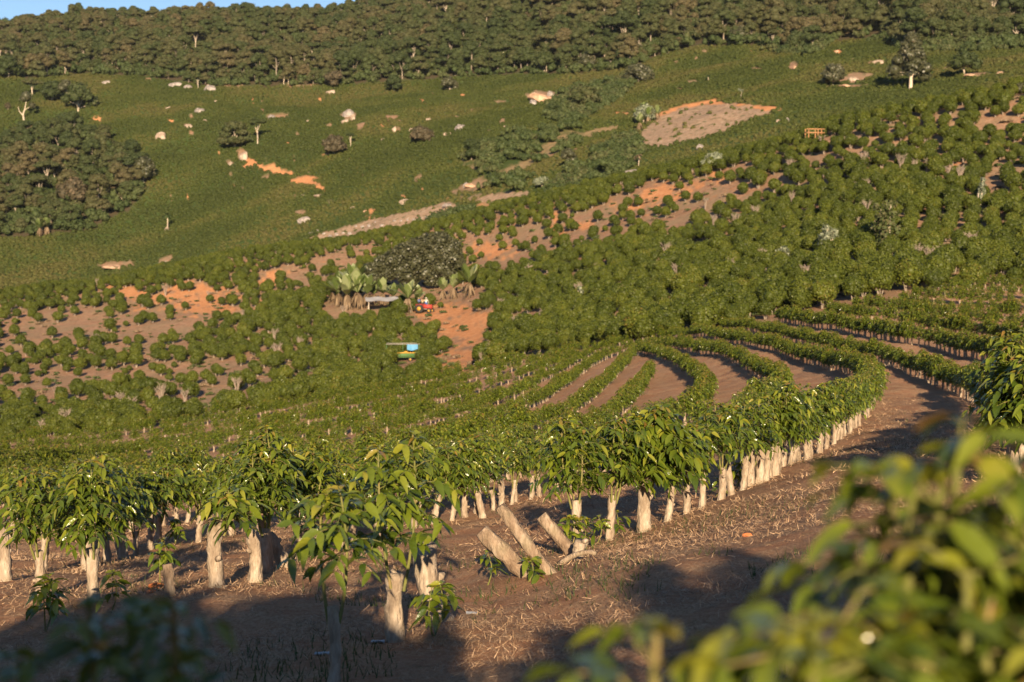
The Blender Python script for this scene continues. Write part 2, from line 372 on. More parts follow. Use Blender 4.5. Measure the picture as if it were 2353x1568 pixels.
st = noise(n, 40, 5, .7, mpS.outputs[0])
soil = ramp(n, nz2, [(.30, (.20, .10, .056)), (.5, (.38, .20, .115)), (.70, (.52, .32, .20))])
soil = mixc(n, ramp(n, nz0, [(.35, 0), (.65, .6)]), soil, (.36, .17, .09))
straw = ramp(n, st, [(.3, (.20, .115, .065)), (.5, (.42, .27, .16)), (.72, (.60, .43, .28))])
near = mixc(n, ramp(n, mth(n, 'ADD', mth(n, 'MULTIPLY', nz1, .7), mth(n, 'MULTIPLY', nz3, .3)), [(.42, 0), (.58, .85)]), soil, straw)
near = mixc(n, ramp(n, noise(n, 2.3, 6, .75, P0), [(.60, 0), (.70, .45)]), near, (.07, .085, .03))
brown = ramp(n, nz1, [(.3, (.20, .105, .062)), (.5, (.31, .18, .115)), (.7, (.42, .27, .18))])
brown = mixc(n, ramp(n, nz0, [(.42, 0), (.60, .6)]), brown, (.25, .195, .12))
brown = mixc(n, ramp(n, noise(n, .9, 6, .75, P0), [(.55, 0), (.66, .7)]), brown, (.10, .095, .04))
brown = mixc(n, ramp(n, noise(n, .35, 5, .7, P0), [(.60, 0), (.68, .6)]), brown, (.44, .19, .09))
orange = ramp(n, nz1, [(.3, (.42, .16, .06)), (.5, (.56, .25, .11)), (.7, (.68, .36, .18))])
nf = noise(n, .5, 6, .7, P0)
green = ramp(n, nf, [(.3, (.030, .052, .014)), (.5, (.052, .078, .020)), (.7, (.080, .090, .032))])
stony = ramp(n, noise(n, .9, 6, .8, P0), [(.34, (.15, .10, .07)), (.45, (.33, .22, .15)), (.55, (.36, .25, .17)), (.66, (.52, .42, .33))])
stony = mixc(n, ramp(n, noise(n, .55, 5, .7, P0), [(.54, 0), (.62, .9)]), stony, (.09, .10, .04))
dry = ramp(n, nf, [(.3, (.13, .11, .05)), (.5, (.22, .165, .085)), (.7, (.36, .24, .14))])
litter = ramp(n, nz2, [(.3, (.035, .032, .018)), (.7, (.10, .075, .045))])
c = mixc(n, sp.outputs[0], near, brown)          # R: beyond the young rows
c = mixc(n, sp.outputs[1], c, green)             # G: low green cover of the far slope
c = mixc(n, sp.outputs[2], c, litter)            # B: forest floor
c = mixc(n, sp2.outputs[0], c, orange)
c = mixc(n, sp2.outputs[1], c, stony)
c = mixc(n, sp2.outputs[2], c, dry)
n.links.new(c, b.inputs['Base Color']); b.inputs['Roughness'].default_value = .95; b.inputs['Specular IOR Level'].default_value = .1
hh = mth(n, 'ADD', mth(n, 'ADD', mth(n, 'MULTIPLY', nz2, .6), mth(n, 'MULTIPLY', nz3, .25)), mth(n, 'MULTIPLY', st, .35))
bump(n, b, hh, .9, .07)
M['ground'] = m

# ------------------------------------------------------------------ mesh helpers
class MB:
    def __init__(s): s.v = []; s.f3 = []; s.f4 = []; s.t = []; s.n = 0; s.m3 = []; s.m4 = []
    def add(s, v, f3=None, f4=None, tint=None, mi=0):
        v = np.asarray(v, float).reshape(-1, 3)
        s.v.append(v)
        s.t.append(np.full(len(v), .5) if tint is None else np.broadcast_to(tint, (len(v),)).astype(float))
        if f3 is not None and len(f3): s.f3.append(np.asarray(f3, int).reshape(-1, 3) + s.n); s.m3.append(np.full(len(s.f3[-1]), mi))
        if f4 is not None and len(f4): s.f4.append(np.asarray(f4, int).reshape(-1, 4) + s.n); s.m4.append(np.full(len(s.f4[-1]), mi))
        s.n += len(v)
    def merge(s, o, mi=0):
        f3 = np.concatenate(o.f3) if o.f3 else None; f4 = np.concatenate(o.f4) if o.f4 else None
        s.add(np.concatenate(o.v), f3, f4, np.concatenate(o.t), mi)
    def mesh(s, name, mats, smoothf=True):
        me = bpy.data.meshes.new(name)
        v = np.concatenate(s.v)
        f3 = np.concatenate(s.f3) if s.f3 else np.zeros((0, 3), int); f4 = np.concatenate(s.f4) if s.f4 else np.zeros((0, 4), int)
        me.vertices.add(len(v)); me.vertices.foreach_set('co', v.astype(np.float32).ravel())
        lv = np.concatenate([f3.ravel(), f4.ravel()])
        me.loops.add(len(lv)); me.loops.foreach_set('vertex_index', lv.astype(np.int32))
        npoly = len(f3) + len(f4)
        me.polygons.add(npoly)
        ls = np.concatenate([np.arange(len(f3)) * 3, len(f3) * 3 + np.arange(len(f4)) * 4])
        me.polygons.foreach_set('loop_start', ls.astype(np.int32))
        me.polygons.foreach_set('use_smooth', np.full(npoly, smoothf))
        mi = np.concatenate(s.m3 + s.m4) if (s.m3 or s.m4) else np.zeros(0)
        me.polygons.foreach_set('material_index', mi.astype(np.int32))
        a = me.attributes.new('tint', 'FLOAT', 'POINT'); a.data.foreach_set('value', np.concatenate(s.t).astype(np.float32))
        for mm in (mats if isinstance(mats, (list, tuple)) else [mats]): me.materials.append(mm)
        me.update(calc_edges=True); me.validate()
        return me
    def build(s, name, mats, parent=None, smoothf=True, loc=None):
        o = bpy.data.objects.new(name, s.mesh(name, mats, smoothf))
        col.objects.link(o)
        if parent is not None: o.parent = parent
        if loc is not None: o.location = loc
        return o

def nrm(a): return a / np.maximum(np.linalg.norm(a, axis=-1, keepdims=True), 1e-9)
UP = np.array([0, 0, 1.0])

def add_leaves(mb, P, D, L, W, droop, roll, tint, full=True, rng=RNG, mi=0):
    P = np.asarray(P, float); D = nrm(np.asarray(D, float)); n = len(P)
    side = nrm(np.cross(D, UP) + 1e-4); nor = np.cross(side, D)
    cr, sr = np.cos(roll)[:, None], np.sin(roll)[:, None]
    side, nor = side * cr + nor * sr, nor * cr - side * sr
    L = np.asarray(L)[:, None]; W = np.asarray(W)[:, None]; droop = np.asarray(droop)[:, None]
    def cen(t): return P + D * L * t - UP * (L * droop * .75 * t * t)
    if full:
        ts, ws = (.12, .34, .62, .86), (.25, .47, .46, .22)
        rows = [cen(.0)[:, None]]
        for t, wv in zip(ts, ws):
            c = cen(t); wob = (rng.random((n, 2)) - .5) * .16
            a = c - side * W * wv + nor * W * (.13 + wob[:, :1]); d = c + side * W * wv + nor * W * (.13 + wob[:, 1:])
            rows.append(np.stack([a, c, d], 1))
        rows.append(cen(1.0)[:, None])
        V = np.concatenate(rows, 1).reshape(-1, 3)          # 14 verts per leaf
        o = (np.arange(n) * 14)[:, None]
        f3 = np.concatenate([o + [0, 2, 1], o + [0, 3, 2], o + [10, 11, 13], o + [11, 12, 13]])
        f4 = np.concatenate([o + q for q in ([1, 2, 5, 4], [2, 3, 6, 5], [4, 5, 8, 7], [5, 6, 9, 8], [7, 8, 11, 10], [8, 9, 12, 11])])
        mb.add(V, f3, f4, np.repeat(tint, 14), mi)
    else:
        c = cen(.5)
        V = np.stack([cen(0), c - side * W * .5 + nor * W * .14, cen(1.0), c + side * W * .5 + nor * W * .14], 1).reshape(-1, 3)
        o = (np.arange(n) * 4)[:, None]
        mb.add(V, np.concatenate([o + [0, 2, 1], o + [0, 3, 2]]), None, np.repeat(tint, 4), mi)

def add_cards(mb, P, Nn, size, tint, rng=RNG, mi=0, asp=.8):
    n = len(P); Nn = nrm(Nn)
    a = nrm(np.cross(Nn, nrm(rng.normal(size=(n, 3))))); c = np.cross(Nn, a)
    s = np.asarray(size)[:, None] * .5
    V = np.stack([P - a * s, P - c * s * asp, P + a * s, P + c * s * asp], 1).reshape(-1, 3)
    o = (np.arange(n) * 4)[:, None]
    mb.add(V, None, o + [0, 1, 2, 3], np.repeat(tint, 4), mi)

def tube(mb, pts, rad, sides=8, rough=0.0, cap=True, rng=RNG, mi=0, tint=.5, slant=0):
    pts = np.asarray(pts, float); rad = np.broadcast_to(rad, (len(pts),)).astype(float)
    T = nrm(np.gradient(pts, axis=0)); ref = np.array([1., 0, 0]) if abs(T[0][2]) > .7 else UP
    S = nrm(np.cross(T, ref)); Q = np.cross(T, S)
    ang = np.arange(sides) / sides * 2 * math.pi
    rr = rad[:, None] * (1 + rough * (rng.random((len(pts), sides)) - .5) * 2)
    V = pts[:, None] + rr[..., None] * (np.cos(ang)[None, :, None] * S[:, None] + np.sin(ang)[None, :, None] * Q[:, None])
    if slant: V[-1, :, 2] += slant * np.cos(ang) * rad[-1]
    k, s = len(pts), sides
    i = np.arange(k - 1)[:, None] * s; j = np.arange(s)[None]; j2 = (j + 1) % s
    f4 = np.stack([i + j, i + j2, i + s + j2, i + s + j], -1).reshape(-1, 4)
    v = V.reshape(-1, 3); f3 = []
    if cap:
        v = np.concatenate([v, V[-1].mean(0)[None], V[0].mean(0)[None]])
        t, b0 = k * s, k * s + 1
        f3 = [[(k - 1) * s + q, (k - 1) * s + (q + 1) % s, t] for q in range(s)] + [[(q + 1) % s, q, b0] for q in range(s)]
    mb.add(v, f3, f4, tint, mi)

def box(mb, c, size, rz=0.0, mi=0, tint=.5):
    x, y, z = size[0] / 2, size[1] / 2, size[2] / 2
    v = np.array([[a * x, b_ * y, c_ * z] for a in (-1, 1) for b_ in (-1, 1) for c_ in (-1, 1)])
    cs, sn = math.cos(rz), math.sin(rz)
    v = np.stack([v[:, 0] * cs - v[:, 1] * sn, v[:, 0] * sn + v[:, 1] * cs, v[:, 2]], 1) + np.asarray(c)
    mb.add(v, None, [[0, 1, 3, 2], [4, 6, 7, 5], [0, 4, 5, 1], [2, 3, 7, 6], [0, 2, 6, 4], [1, 5, 7, 3]], tint, mi)

def empty(name, loc, rz=0, sc_=1.0):
    o = bpy.data.objects.new(name, None); col.objects.link(o)
    o.empty_display_size = .2; o.location = loc; o.rotation_euler = (0, 0, rz); o.scale = (sc_,) * 3
    return o
def tag(o, label, cat, group=None, kind=None):
    if label: o['label'] = label
    if cat: o['category'] = cat
    if group: o['group'] = group
    if kind: o['kind'] = kind
    return o
def copy_tree(root, loc, rz, s=1.0, tilt=(0, 0)):
    r = root.copy(); col.objects.link(r)
    r.location = loc; r.rotation_euler = (tilt[0], tilt[1], rz); r.scale = (s, s, s) if isinstance(s, (int, float)) else s
    for ch in root.children:
        c = ch.copy(); col.objects.link(c); c.parent = r
        for g in ch.children:
            d = g.copy(); col.objects.link(d); d.parent = c
    return r
def structure(name, mb, mats, **k):
    o = mb.build(name, mats, **k); o['kind'] = 'structure'; return o

# ------------------------------------------------------------------ the ground as one sheet
PX, PY = project(PHI[:, None] * np.ones((1, NR)), TEG)
inview = (np.abs(PHI) < R(30))[:, None] & np.ones((1, NR), bool)
nz = fbm(XX / 3.0, YY / 3.0, 21, 4); nzf = fbm(XX / 9.0, YY / 9.0, 31, 4)
rag = (fbm(XX / .8, YY / .8, 23, 3) - .5) * .5; ragf = (fbm(XX / 2.2, YY / 2.2, 33, 3) - .5) * .5
edge_ln = [ray(x, y) for x, y in [(-60,1018),(0,1012),(200,998),(500,962),(800,915),(1100,845),(1300,805),(1450,792),(1620,766),(1900,706),(2150,672),(2353,656),(2420,652)]]
edge_rho = []
for (x, y) in [(0,1012),(200,998),(500,962),(800,915),(1100,845),(1300,805),(1450,790),(1620,762),(1900,702),(2150,668),(2353,652)]:
    p = spot(x, y); edge_rho.append((math.atan2(p[0], p[1]), math.hypot(p[0], p[1])))
ER = np.array(edge_rho)
def mid_start(phi): return np.interp(phi, ER[:, 0], ER[:, 1])
def crest_rho(phi): return np.exp(np.interp(np.clip(phi, PHI_C[0], PHI_C[-1]), PHI_C, LR_K[:, CREST_IX]))
RHOG = np.ones((NP_, 1)) * RHO[None]
isfar = RHOG > (crest_rho(PHI) * 1.06)[:, None]
ms = mid_start(PHI)[:, None]
farm = patch(PX, PY, FARP, nzf + ragf) * isfar
fe = patch(PX, PY, FIELDEDGE, nzf) * isfar
field = ((inpoly(PX, PY, FIELD) | inpoly(PX, PY, STRIPS[0]) | inpoly(PX, PY, STRIPS[1])) & isfar).astype(float)
midm = patch(PX, PY, MIDP, nz + rag) * (~isfar & (RHOG > ms * .96))
fedge = np.interp(PX, [q[0] for q in FOREST_EDGE], [q[1] for q in FOREST_EDGE])
forest_m = ((PY < fedge - 2 + (nzf - .5) * 8) & isfar & (RHOG > 380)).astype(float)
knoll_m = (inpoly(PX, PY, KNOLL) & isfar).astype(float)
gul_m = np.zeros_like(PX)
for g in GULLY: gul_m = np.maximum(gul_m, (inpoly(PX, PY, g) & isfar).astype(float))
cover = np.zeros((NP_, NR, 4), np.float32); cover2 = np.zeros((NP_, NR, 4), np.float32)
cover[..., 0] = smooth(.94, 1.02, RHOG / ms)
bare = np.max(farm, 0)
cover[..., 1] = isfar * (1 - bare) * (1 - field)
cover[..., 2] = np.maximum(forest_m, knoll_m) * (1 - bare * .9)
cover2[..., 0] = np.clip(farm[1] + fe[1] + midm[1] * .85, 0, 1)
cover2[..., 1] = np.clip(farm[2] + field - fe[1], 0, 1)
cover2[..., 2] = np.clip(farm[3] + gul_m * .5 * (nzf > .5), 0, 1)
cover[..., 3] = 1; cover2[..., 3] = 1
mb = MB()
V = np.stack([XX, YY, Z], -1)
i = np.arange(NP_ - 1)[:, None] * NR; j = np.arange(NR - 1)[None]
f4 = np.stack([i + j, i + NR + j, i + NR + j + 1, i + j + 1], -1).reshape(-1, 4)[:, ::-1]
mb.add(V.reshape(-1, 3), None, f4)
cidx = NP_ * NR
mb.add([[0, 0, -1.47]], None, None)
mb.f3.append(np.array([[a * NR, cidx, (a + 1) * NR] for a in range(NP_ - 1)])); mb.m3.append(np.zeros(NP_ - 1))
ter = structure('ground', mb, M['ground'])
for nm, arr in (('cover', cover), ('cover2', cover2)):
    a = ter.data.color_attributes.new(nm, 'FLOAT_COLOR', 'POINT')
    a.data.foreach_set('color', np.concatenate([arr.reshape(-1, 4), [[0, 0, 0, 1]]]).astype(np.float32).ravel())

# ------------------------------------------------------------------ geometry-node scatter for uncountable cover
def scatter(name, protos, pts, vid, rot, scl, label, cat, group=None):
    """protos: (mesh) list; one stuff object"""
    c = bpy.data.collections.new(name + '_kinds')
    for k, me in enumerate(protos):
        c.objects.link(bpy.data.objects.new('%s_%02d' % (name, k), me))
    me = bpy.data.meshes.new(name)
    me.vertices.add(len(pts)); me.vertices.foreach_set('co', np.asarray(pts, np.float32).ravel())
    for nm, t, v in (('vid', 'INT', np.asarray(vid, np.int32)), ('rot', 'FLOAT', np.asarray(rot, np.float32)), ('scl', 'FLOAT', np.asarray(scl, np.float32))):
        a = me.attributes.new(nm, t, 'POINT'); a.data.foreach_set('value', v)
    o = bpy.data.objects.new(name, me); col.objects.link(o)
    g = bpy.data.node_groups.new(name, 'GeometryNodeTree')
    g.interface.new_socket('Geometry', in_out='INPUT', socket_type='NodeSocketGeometry')
    g.interface.new_socket('Geometry', in_out='OUTPUT', socket_type='NodeSocketGeometry')
    gi, go = g.nodes.new('NodeGroupInput'), g.nodes.new('NodeGroupOutput')
    ci = g.nodes.new('GeometryNodeCollectionInfo'); ci.inputs['Collection'].default_value = c
    ci.inputs['Separate Children'].default_value = True; ci.inputs['Reset Children'].default_value = True
    ip = g.nodes.new('GeometryNodeInstanceOnPoints'); ip.inputs['Pick Instance'].default_value = True
    def na(nm, t):
        q = g.nodes.new('GeometryNodeInputNamedAttribute'); q.data_type = t; q.inputs[0].default_value = nm
        return q.outputs[0]
    cx = g.nodes.new('ShaderNodeCombineXYZ')
    g.links.new(na('rot', 'FLOAT'), cx.inputs[2])
    g.links.new(gi.outputs[0], ip.inputs['Points']); g.links.new(ci.outputs[0], ip.inputs['Instance'])
    g.links.new(na('vid', 'INT'), ip.inputs['Instance Index']); g.links.new(cx.outputs[0], ip.inputs['Rotation'])
    g.links.new(na('scl', 'FLOAT'), ip.inputs['Scale']); g.links.new(ip.outputs[0], go.inputs[0])
    md = o.modifiers.new('scatter', 'NODES'); md.node_group = g
    tag(o, label, cat, group, 'stuff')
    tn = fbm(np.asarray(pts)[:, 0] / 28, np.asarray(pts)[:, 1] / 28, 61, 4)
    a = me.attributes.new('tone', 'FLOAT', 'POINT'); a.data.foreach_set('value', np.clip((tn - .5) * 2.6 + .5, 0, 1).astype(np.float32))
    return o

# ------------------------------------------------------------------ plant builders
def add_stump(mb, rng, h=.5, r=.065, lean=(0, 0), sides=14, mi=0, slant=.5, knobs=3):
    k = 12; t = np.linspace(0, 1, k)
    wob = (rng.random(2) - .5) * .05
    pts = np.stack([lean[0] * t + wob[0] * np.sin(t * 3), lean[1] * t + wob[1] * np.sin(t * 4), -0.06 + (h + .06) * t], 1)
    rad = r * (1.04 - .26 * t ** .6 + .10 * np.exp(-t * 7) + .10 * (t > .8))
    rad = rad * (1 + .28 * (rng.random(k) - .5))
    tube(mb, pts, rad, sides, .13, True, rng, mi, slant=slant * (rng.random() * .9 - .2))
    for q in range(max(knobs - 1, 0)):
        tt = rng.uniform(.3, .95); a = rng.uniform(0, 6.28)
        c = pts[0] + (pts[-1] - pts[0]) * tt; d = np.array([math.cos(a), math.sin(a), .5])
        tube(mb, [c + d * r * .4, c + d * r * .95, c + d * r * 1.25], [r * .42, r * .34, r * .15], 7, .12, True, rng, mi)

def coffee_plant(seed, H=1.35, sh=.5, sr=.056, shoots=3, spread=.44, z0=.66, leafL=.108, full=True, lean=(0, 0), node=.054, stump=True, side=1.0, topw=.16, bronze=.25):
    rng = np.random.default_rng(seed)
    S, T, Lf = MB(), MB(), MB()
    if stump: add_stump(S, rng, sh, sr, lean)
    P, D, LL, DR, TI = [], [], [], [], []
    for q in range(shoots):
        a = rng.uniform(0, 6.28) if q else rng.uniform(-.6, .6)
        b0 = np.array([lean[0] * .8 + math.cos(a) * sr * .9, lean[1] * .8 + math.sin(a) * sr * .9, sh * rng.uniform(.72, .95)]) if stump else np.array([rng.normal() * .01, rng.normal() * .01, -.03])
        top = np.array([b0[0] + math.cos(a) * rng.uniform(.02, .16) * (1 if stump else .4), b0[1] + math.sin(a) * rng.uniform(.02, .16) * (1 if stump else .4), H * (rng.uniform(.86, 1.0) if q else 1.0) - .05])
        tt = np.linspace(0, 1, 7)[:, None]
        mid = b0 * (1 - tt) + top * tt + np.array([math.cos(a), math.sin(a), 0]) * .05 * np.sin(tt * 3.14)
        tube(T, mid, np.linspace(.012, .005, 7) * (1.1 if stump else .7), 6, .05, False, rng)
        zs = np.arange(z0 + rng.uniform(0, .05), top[2], node)
        ph = rng.uniform(0, 3.14)
        for k, z in enumerate(zs):
            t = (z - b0[2]) / (top[2] - b0[2])
            c = np.array([np.interp(z, mid[:, 2], mid[:, 0]), np.interp(z, mid[:, 2], mid[:, 1]), z])
            u = (z - z0) / max(top[2] - z0, .1)
            Lb = spread * side * (np.interp(u, [0, .25, .55, .85, 1], [.75, 1.0, .92, max(.5, topw), topw])) * rng.uniform(.8, 1.15)
            for s_ in (0, 1):
                az = ph + k * 1.72 + s_ * 3.14 + rng.normal() * .25
                e = rng.uniform(.25, .75) + u * .35
                d = np.array([math.cos(az) * math.cos(e), math.sin(az) * math.cos(e), math.sin(e)])
                nb = max(2, int(Lb / .07)); tb = np.linspace(0, 1, nb + 1)
                bp = c + d * (Lb * tb)[:, None] - UP * (Lb * .55 * tb ** 2)[:, None]
                if Lb > .12: tube(T, bp, np.linspace(.0042, .002, len(bp)), 4, 0, False, rng)
                bd = nrm(np.gradient(bp, axis=0)); sd = nrm(np.cross(bd, UP))
                for m_ in range(1 if Lb > .15 else 0, nb + 1):
                    for g in (-1, 1):
                        out = bd[m_] * rng.uniform(.25, .9) + sd[m_] * g * rng.uniform(.5, .9) + UP * rng.uniform(-.25, .35)
                        P.append(bp[m_]); D.append(out); LL.append(leafL * rng.uniform(.65, 1.2) * (.8 if u > .9 else 1)); DR.append(rng.uniform(.35, 1.15))
                        ti = .05 + .52 * rng.random() ** 1.3 + .22 * u + (.20 if m_ == nb else 0)
                        if u > .88 and rng.random() < bronze: ti = rng.uniform(.94, 1)
                        TI.append(min(ti, 1))
        for g in range(5):      # the tip
            az = rng.uniform(0, 6.28)
            P.append(top); D.append([math.cos(az), math.sin(az), rng.uniform(.3, 1)]); LL.append(leafL * .8); DR.append(.7); TI.append(rng.uniform(.7, 1))
    LL = np.array(LL)
    add_leaves(Lf, P, D, LL, LL * rng.uniform(.38, .48, len(LL)), DR, rng.normal(0, .5, len(LL)), np.array(TI), full, rng)
    return S, T, Lf

def sphere_core(mb, c, r, rng, mi=0, tint=.4, nu=9, nv=6):
    u = np.arange(nu) / nu * 2 * math.pi; v = np.linspace(.12, math.pi - .12, nv)
    P = np.stack([np.outer(np.sin(v), np.cos(u)), np.outer(np.sin(v), np.sin(u)), np.outer(np.cos(v), np.ones(nu))], -1)
    P = P * (1 + .12 * rng.normal(size=(nv, nu, 1))) * np.asarray(r) + np.asarray(c)
    i = np.arange(nv - 1)[:, None] * nu; j = np.arange(nu)[None]; j2 = (j + 1) % nu
    f = np.stack([i + j, i + nu + j, i + nu + j2, i + j2], -1).reshape(-1, 4)
    tp = [list(range(nu))]
    mb.add(P.reshape(-1, 3), [[0, q, q + 1] for q in range(1, nu - 1)] + [[(nv - 1) * nu, (nv - 1) * nu + q + 1, (nv - 1) * nu + q] for q in range(1, nu - 1)], f, tint, mi)

def shell(rng, c, r, n, low=-.5):
    d = nrm(rng.normal(size=(n * 2, 3))); d = d[d[:, 2] > low][:n]
    rad = rng.uniform(.80, 1.08, (len(d), 1))
    return np.asarray(c) + d * np.asarray(r) * rad, d

def mature_bush(seed, ncard=2000, R_=1.1, H=2.1, cs=.19, trunk=True):
    rng = np.random.default_rng(seed)
    C, T = MB(), MB()
    ncl = 15
    cl = []
    for q in range(ncl):
        a = rng.uniform(0, 6.28); e = rng.uniform(-.35, 1.45); rr = R_ * .52
        cl.append((np.array([math.cos(a) * math.cos(e) * R_ * .55, math.sin(a) * math.cos(e) * R_ * .55, H * .56 + math.sin(e) * H * .26]), np.array([rr, rr, rr * 1.0]) * rng.uniform(.8, 1.12)))
    cl.append((np.array([0, 0, H * .56]), np.array([R_ * .86, R_ * .86, H * .42])))
    for q, (c, r) in enumerate(cl):
        big = q == ncl
        n = int(ncard * (.3 if big else .7 / ncl))
        P, d = shell(rng, c, r, n, -.8 if big else -.6)
        Nn = d + rng.normal(size=d.shape) * .7
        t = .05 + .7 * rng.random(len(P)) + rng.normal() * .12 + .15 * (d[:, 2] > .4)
        add_cards(C, P, Nn, cs * rng.uniform(.7, 1.3, len(P)), np.clip(t, 0, .97), rng, asp=.6)
        sphere_core(C, c, r * .72, rng, 0, .3, 10, 7)
    for q in range(4):
        a = rng.uniform(0, 6.28); k = rng.uniform(.25, .5)
        tube(T, [[math.cos(a) * .07, math.sin(a) * .07, -.1], [math.cos(a) * k * .5, math.sin(a) * k * .5, .45], [math.cos(a) * k, math.sin(a) * k, .95]], [.05, .04, .03], 5, .1, False, rng)
    return C, T

def tree_parts(seed, H=10, R_=4.5, z0=.35, ncl=16, per=70, cs=.55, flat_=.7, tr=.22, shape='dome', limbs=6, gaps=.0):
    rng = np.random.default_rng(seed)
    C, T = MB(), MB()
    tube(T, [[0, 0, -.6], [rng.normal() * .15, rng.normal() * .15, H * .25], [rng.normal() * .3, rng.normal() * .3, H * .55], [0, 0, H * .8]], [tr * 1.25, tr, tr * .65, tr * .25], 8, .08, False, rng)
    for q in range(ncl):
        a = q * 2.4 + rng.normal() * .3
        if shape == 'cone':
            u = (q + .5) / ncl; rr = R_ * (1 - u) ** .75 * rng.uniform(.5, .95); z = H * (z0 + (1 - z0) * u * .96)
            cr = np.array([1, 1, .8]) * (R_ * .36 * (1.15 - .55 * u))
        elif shape == 'flat':
            rr = R_ * math.sqrt((q + .5) / ncl) * .85; z = H * (.86 - .12 * (rr / R_) ** 2 + rng.normal() * .03)
            cr = np.array([1, 1, .5]) * R_ * .34 * rng.uniform(.8, 1.15)
        else:
            e = rng.uniform(-.15, 1.4); rr = R_ * .68 * math.cos(e) * rng.uniform(.75, 1.05); z = H * (z0 + (1 - z0) * (.38 + .48 * math.sin(e)))
            cr = np.array([1, 1, flat_]) * R_ * .40 * rng.uniform(.75, 1.2)
        c = np.array([math.cos(a) * rr, math.sin(a) * rr, z])
        P, d = shell(rng, c, cr, per, -.55)
        if gaps: k = rng.random(len(P)) > gaps; P, d = P[k], d[k]
        t = .2 + .5 * rng.random(len(P)) + rng.normal() * .12
        add_cards(C, P, d + rng.normal(size=d.shape) * .55, cs * rng.uniform(.6, 1.4, len(P)), np.clip(t, 0, 1), rng)
        if rng.random() > gaps: sphere_core(C, c, cr * .78, rng, 0, .35, 8, 5)
        if q < limbs:
            s = np.array([0, 0, H * rng.uniform(.22, .5)])
            tube(T, [s, (s + c) / 2 + [0, 0, -.03 * H], c], [tr * .5, tr * .35, tr * .15], 5, .06, False, rng)
    return C, T

def banana_parts(seed, H=3.6, n=16, dead=20):
    rng = np.random.default_rng(seed)
    T, G, B = MB(), MB(), MB()
    hs = H * .36
    tube(T, [[0, 0, -.2], [.04, 0, hs * .5], [0, .03, hs]], [.16, .13, .09], 8, .06, True, rng)
    for k in range(n + dead):
        isd = k >= n; rnd_ = rng.random()
        a = rng.uniform(0, 6.28); e = rng.uniform(-.7, .5) if isd else (rng.uniform(1.0, 1.5) if rng.random() < .7 else rng.uniform(.5, 1.0))
        L = H * rng.uniform(.45, .66); Wd = H * (.17 if not isd else .055)
        d = np.array([math.cos(a) * math.cos(e), math.sin(a) * math.cos(e), math.sin(e)])
        t = np.linspace(0, 1, 7)[:, None]
        pth = np.array([0, 0, hs * (rng.uniform(.8, 1.0) if isd else 1)]) + d * L * t * (.32 if isd else 1) - UP * L * (.5 if isd else .22) * t ** 2
        sd = nrm(np.cross(d, UP)); wv = (Wd * np.array([.05, .6, .95, 1, .9, .6, .08]) * .5)[:, None]
        wv = wv * (1 + rng.normal(size=wv.shape) * .15)
        V = np.stack([pth - sd * wv + UP * .06, pth, pth + sd * wv + UP * .06], 1).reshape(-1, 3)
        f = [[i * 3 + s_, i * 3 + s_ + 1, i * 3 + s_ + 4, i * 3 + s_ + 3] for i in range(6) for s_ in (0, 1)]
        (B if isd else G).add(V, None, f, rng.random() * .9)
    return T, G, B

def rock_mesh(seed, mats, sq=.5):
    rng = np.random.default_rng(seed)
    m_ = MB(); nu, nv = 16, 10
    u = np.arange(nu) / nu * 2 * math.pi; v = np.linspace(.08, math.pi - .08, nv)
    D = np.stack([np.outer(np.sin(v), np.cos(u)), np.outer(np.sin(v), np.sin(u)), np.outer(np.cos(v), np.ones(nu))], -1)
    pl = nrm(rng.normal(size=(12, 3))); lim = rng.uniform(.55, .95, 12)
    rr = np.ones((nv, nu))
    for p_, l_ in zip(pl, lim):
        dt = D @ p_; rr = np.minimum(rr, np.where(dt > .05, l_ / np.maximum(dt, .05), 9))
    P = D * rr[..., None] * np.array([.5, .35, sq * .5]) * (1 + .03 * rng.normal(size=(nv, nu, 1))) + [0, 0, sq * .18]
    i = np.arange(nv - 1)[:, None] * nu; j = np.arange(nu)[None]; j2 = (j + 1) % nu
    f = np.stack([i + j, i + nu + j, i + nu + j2, i + j2], -1).reshape(-1, 4)
    m_.add(P.reshape(-1, 3), [[0, q, q + 1] for q in range(1, nu - 1)] + [[(nv - 1) * nu, (nv - 1) * nu + q + 1, (nv - 1) * nu + q] for q in range(1, nu - 1)], f, .5)
    return m_.mesh('boulder', mats, False)

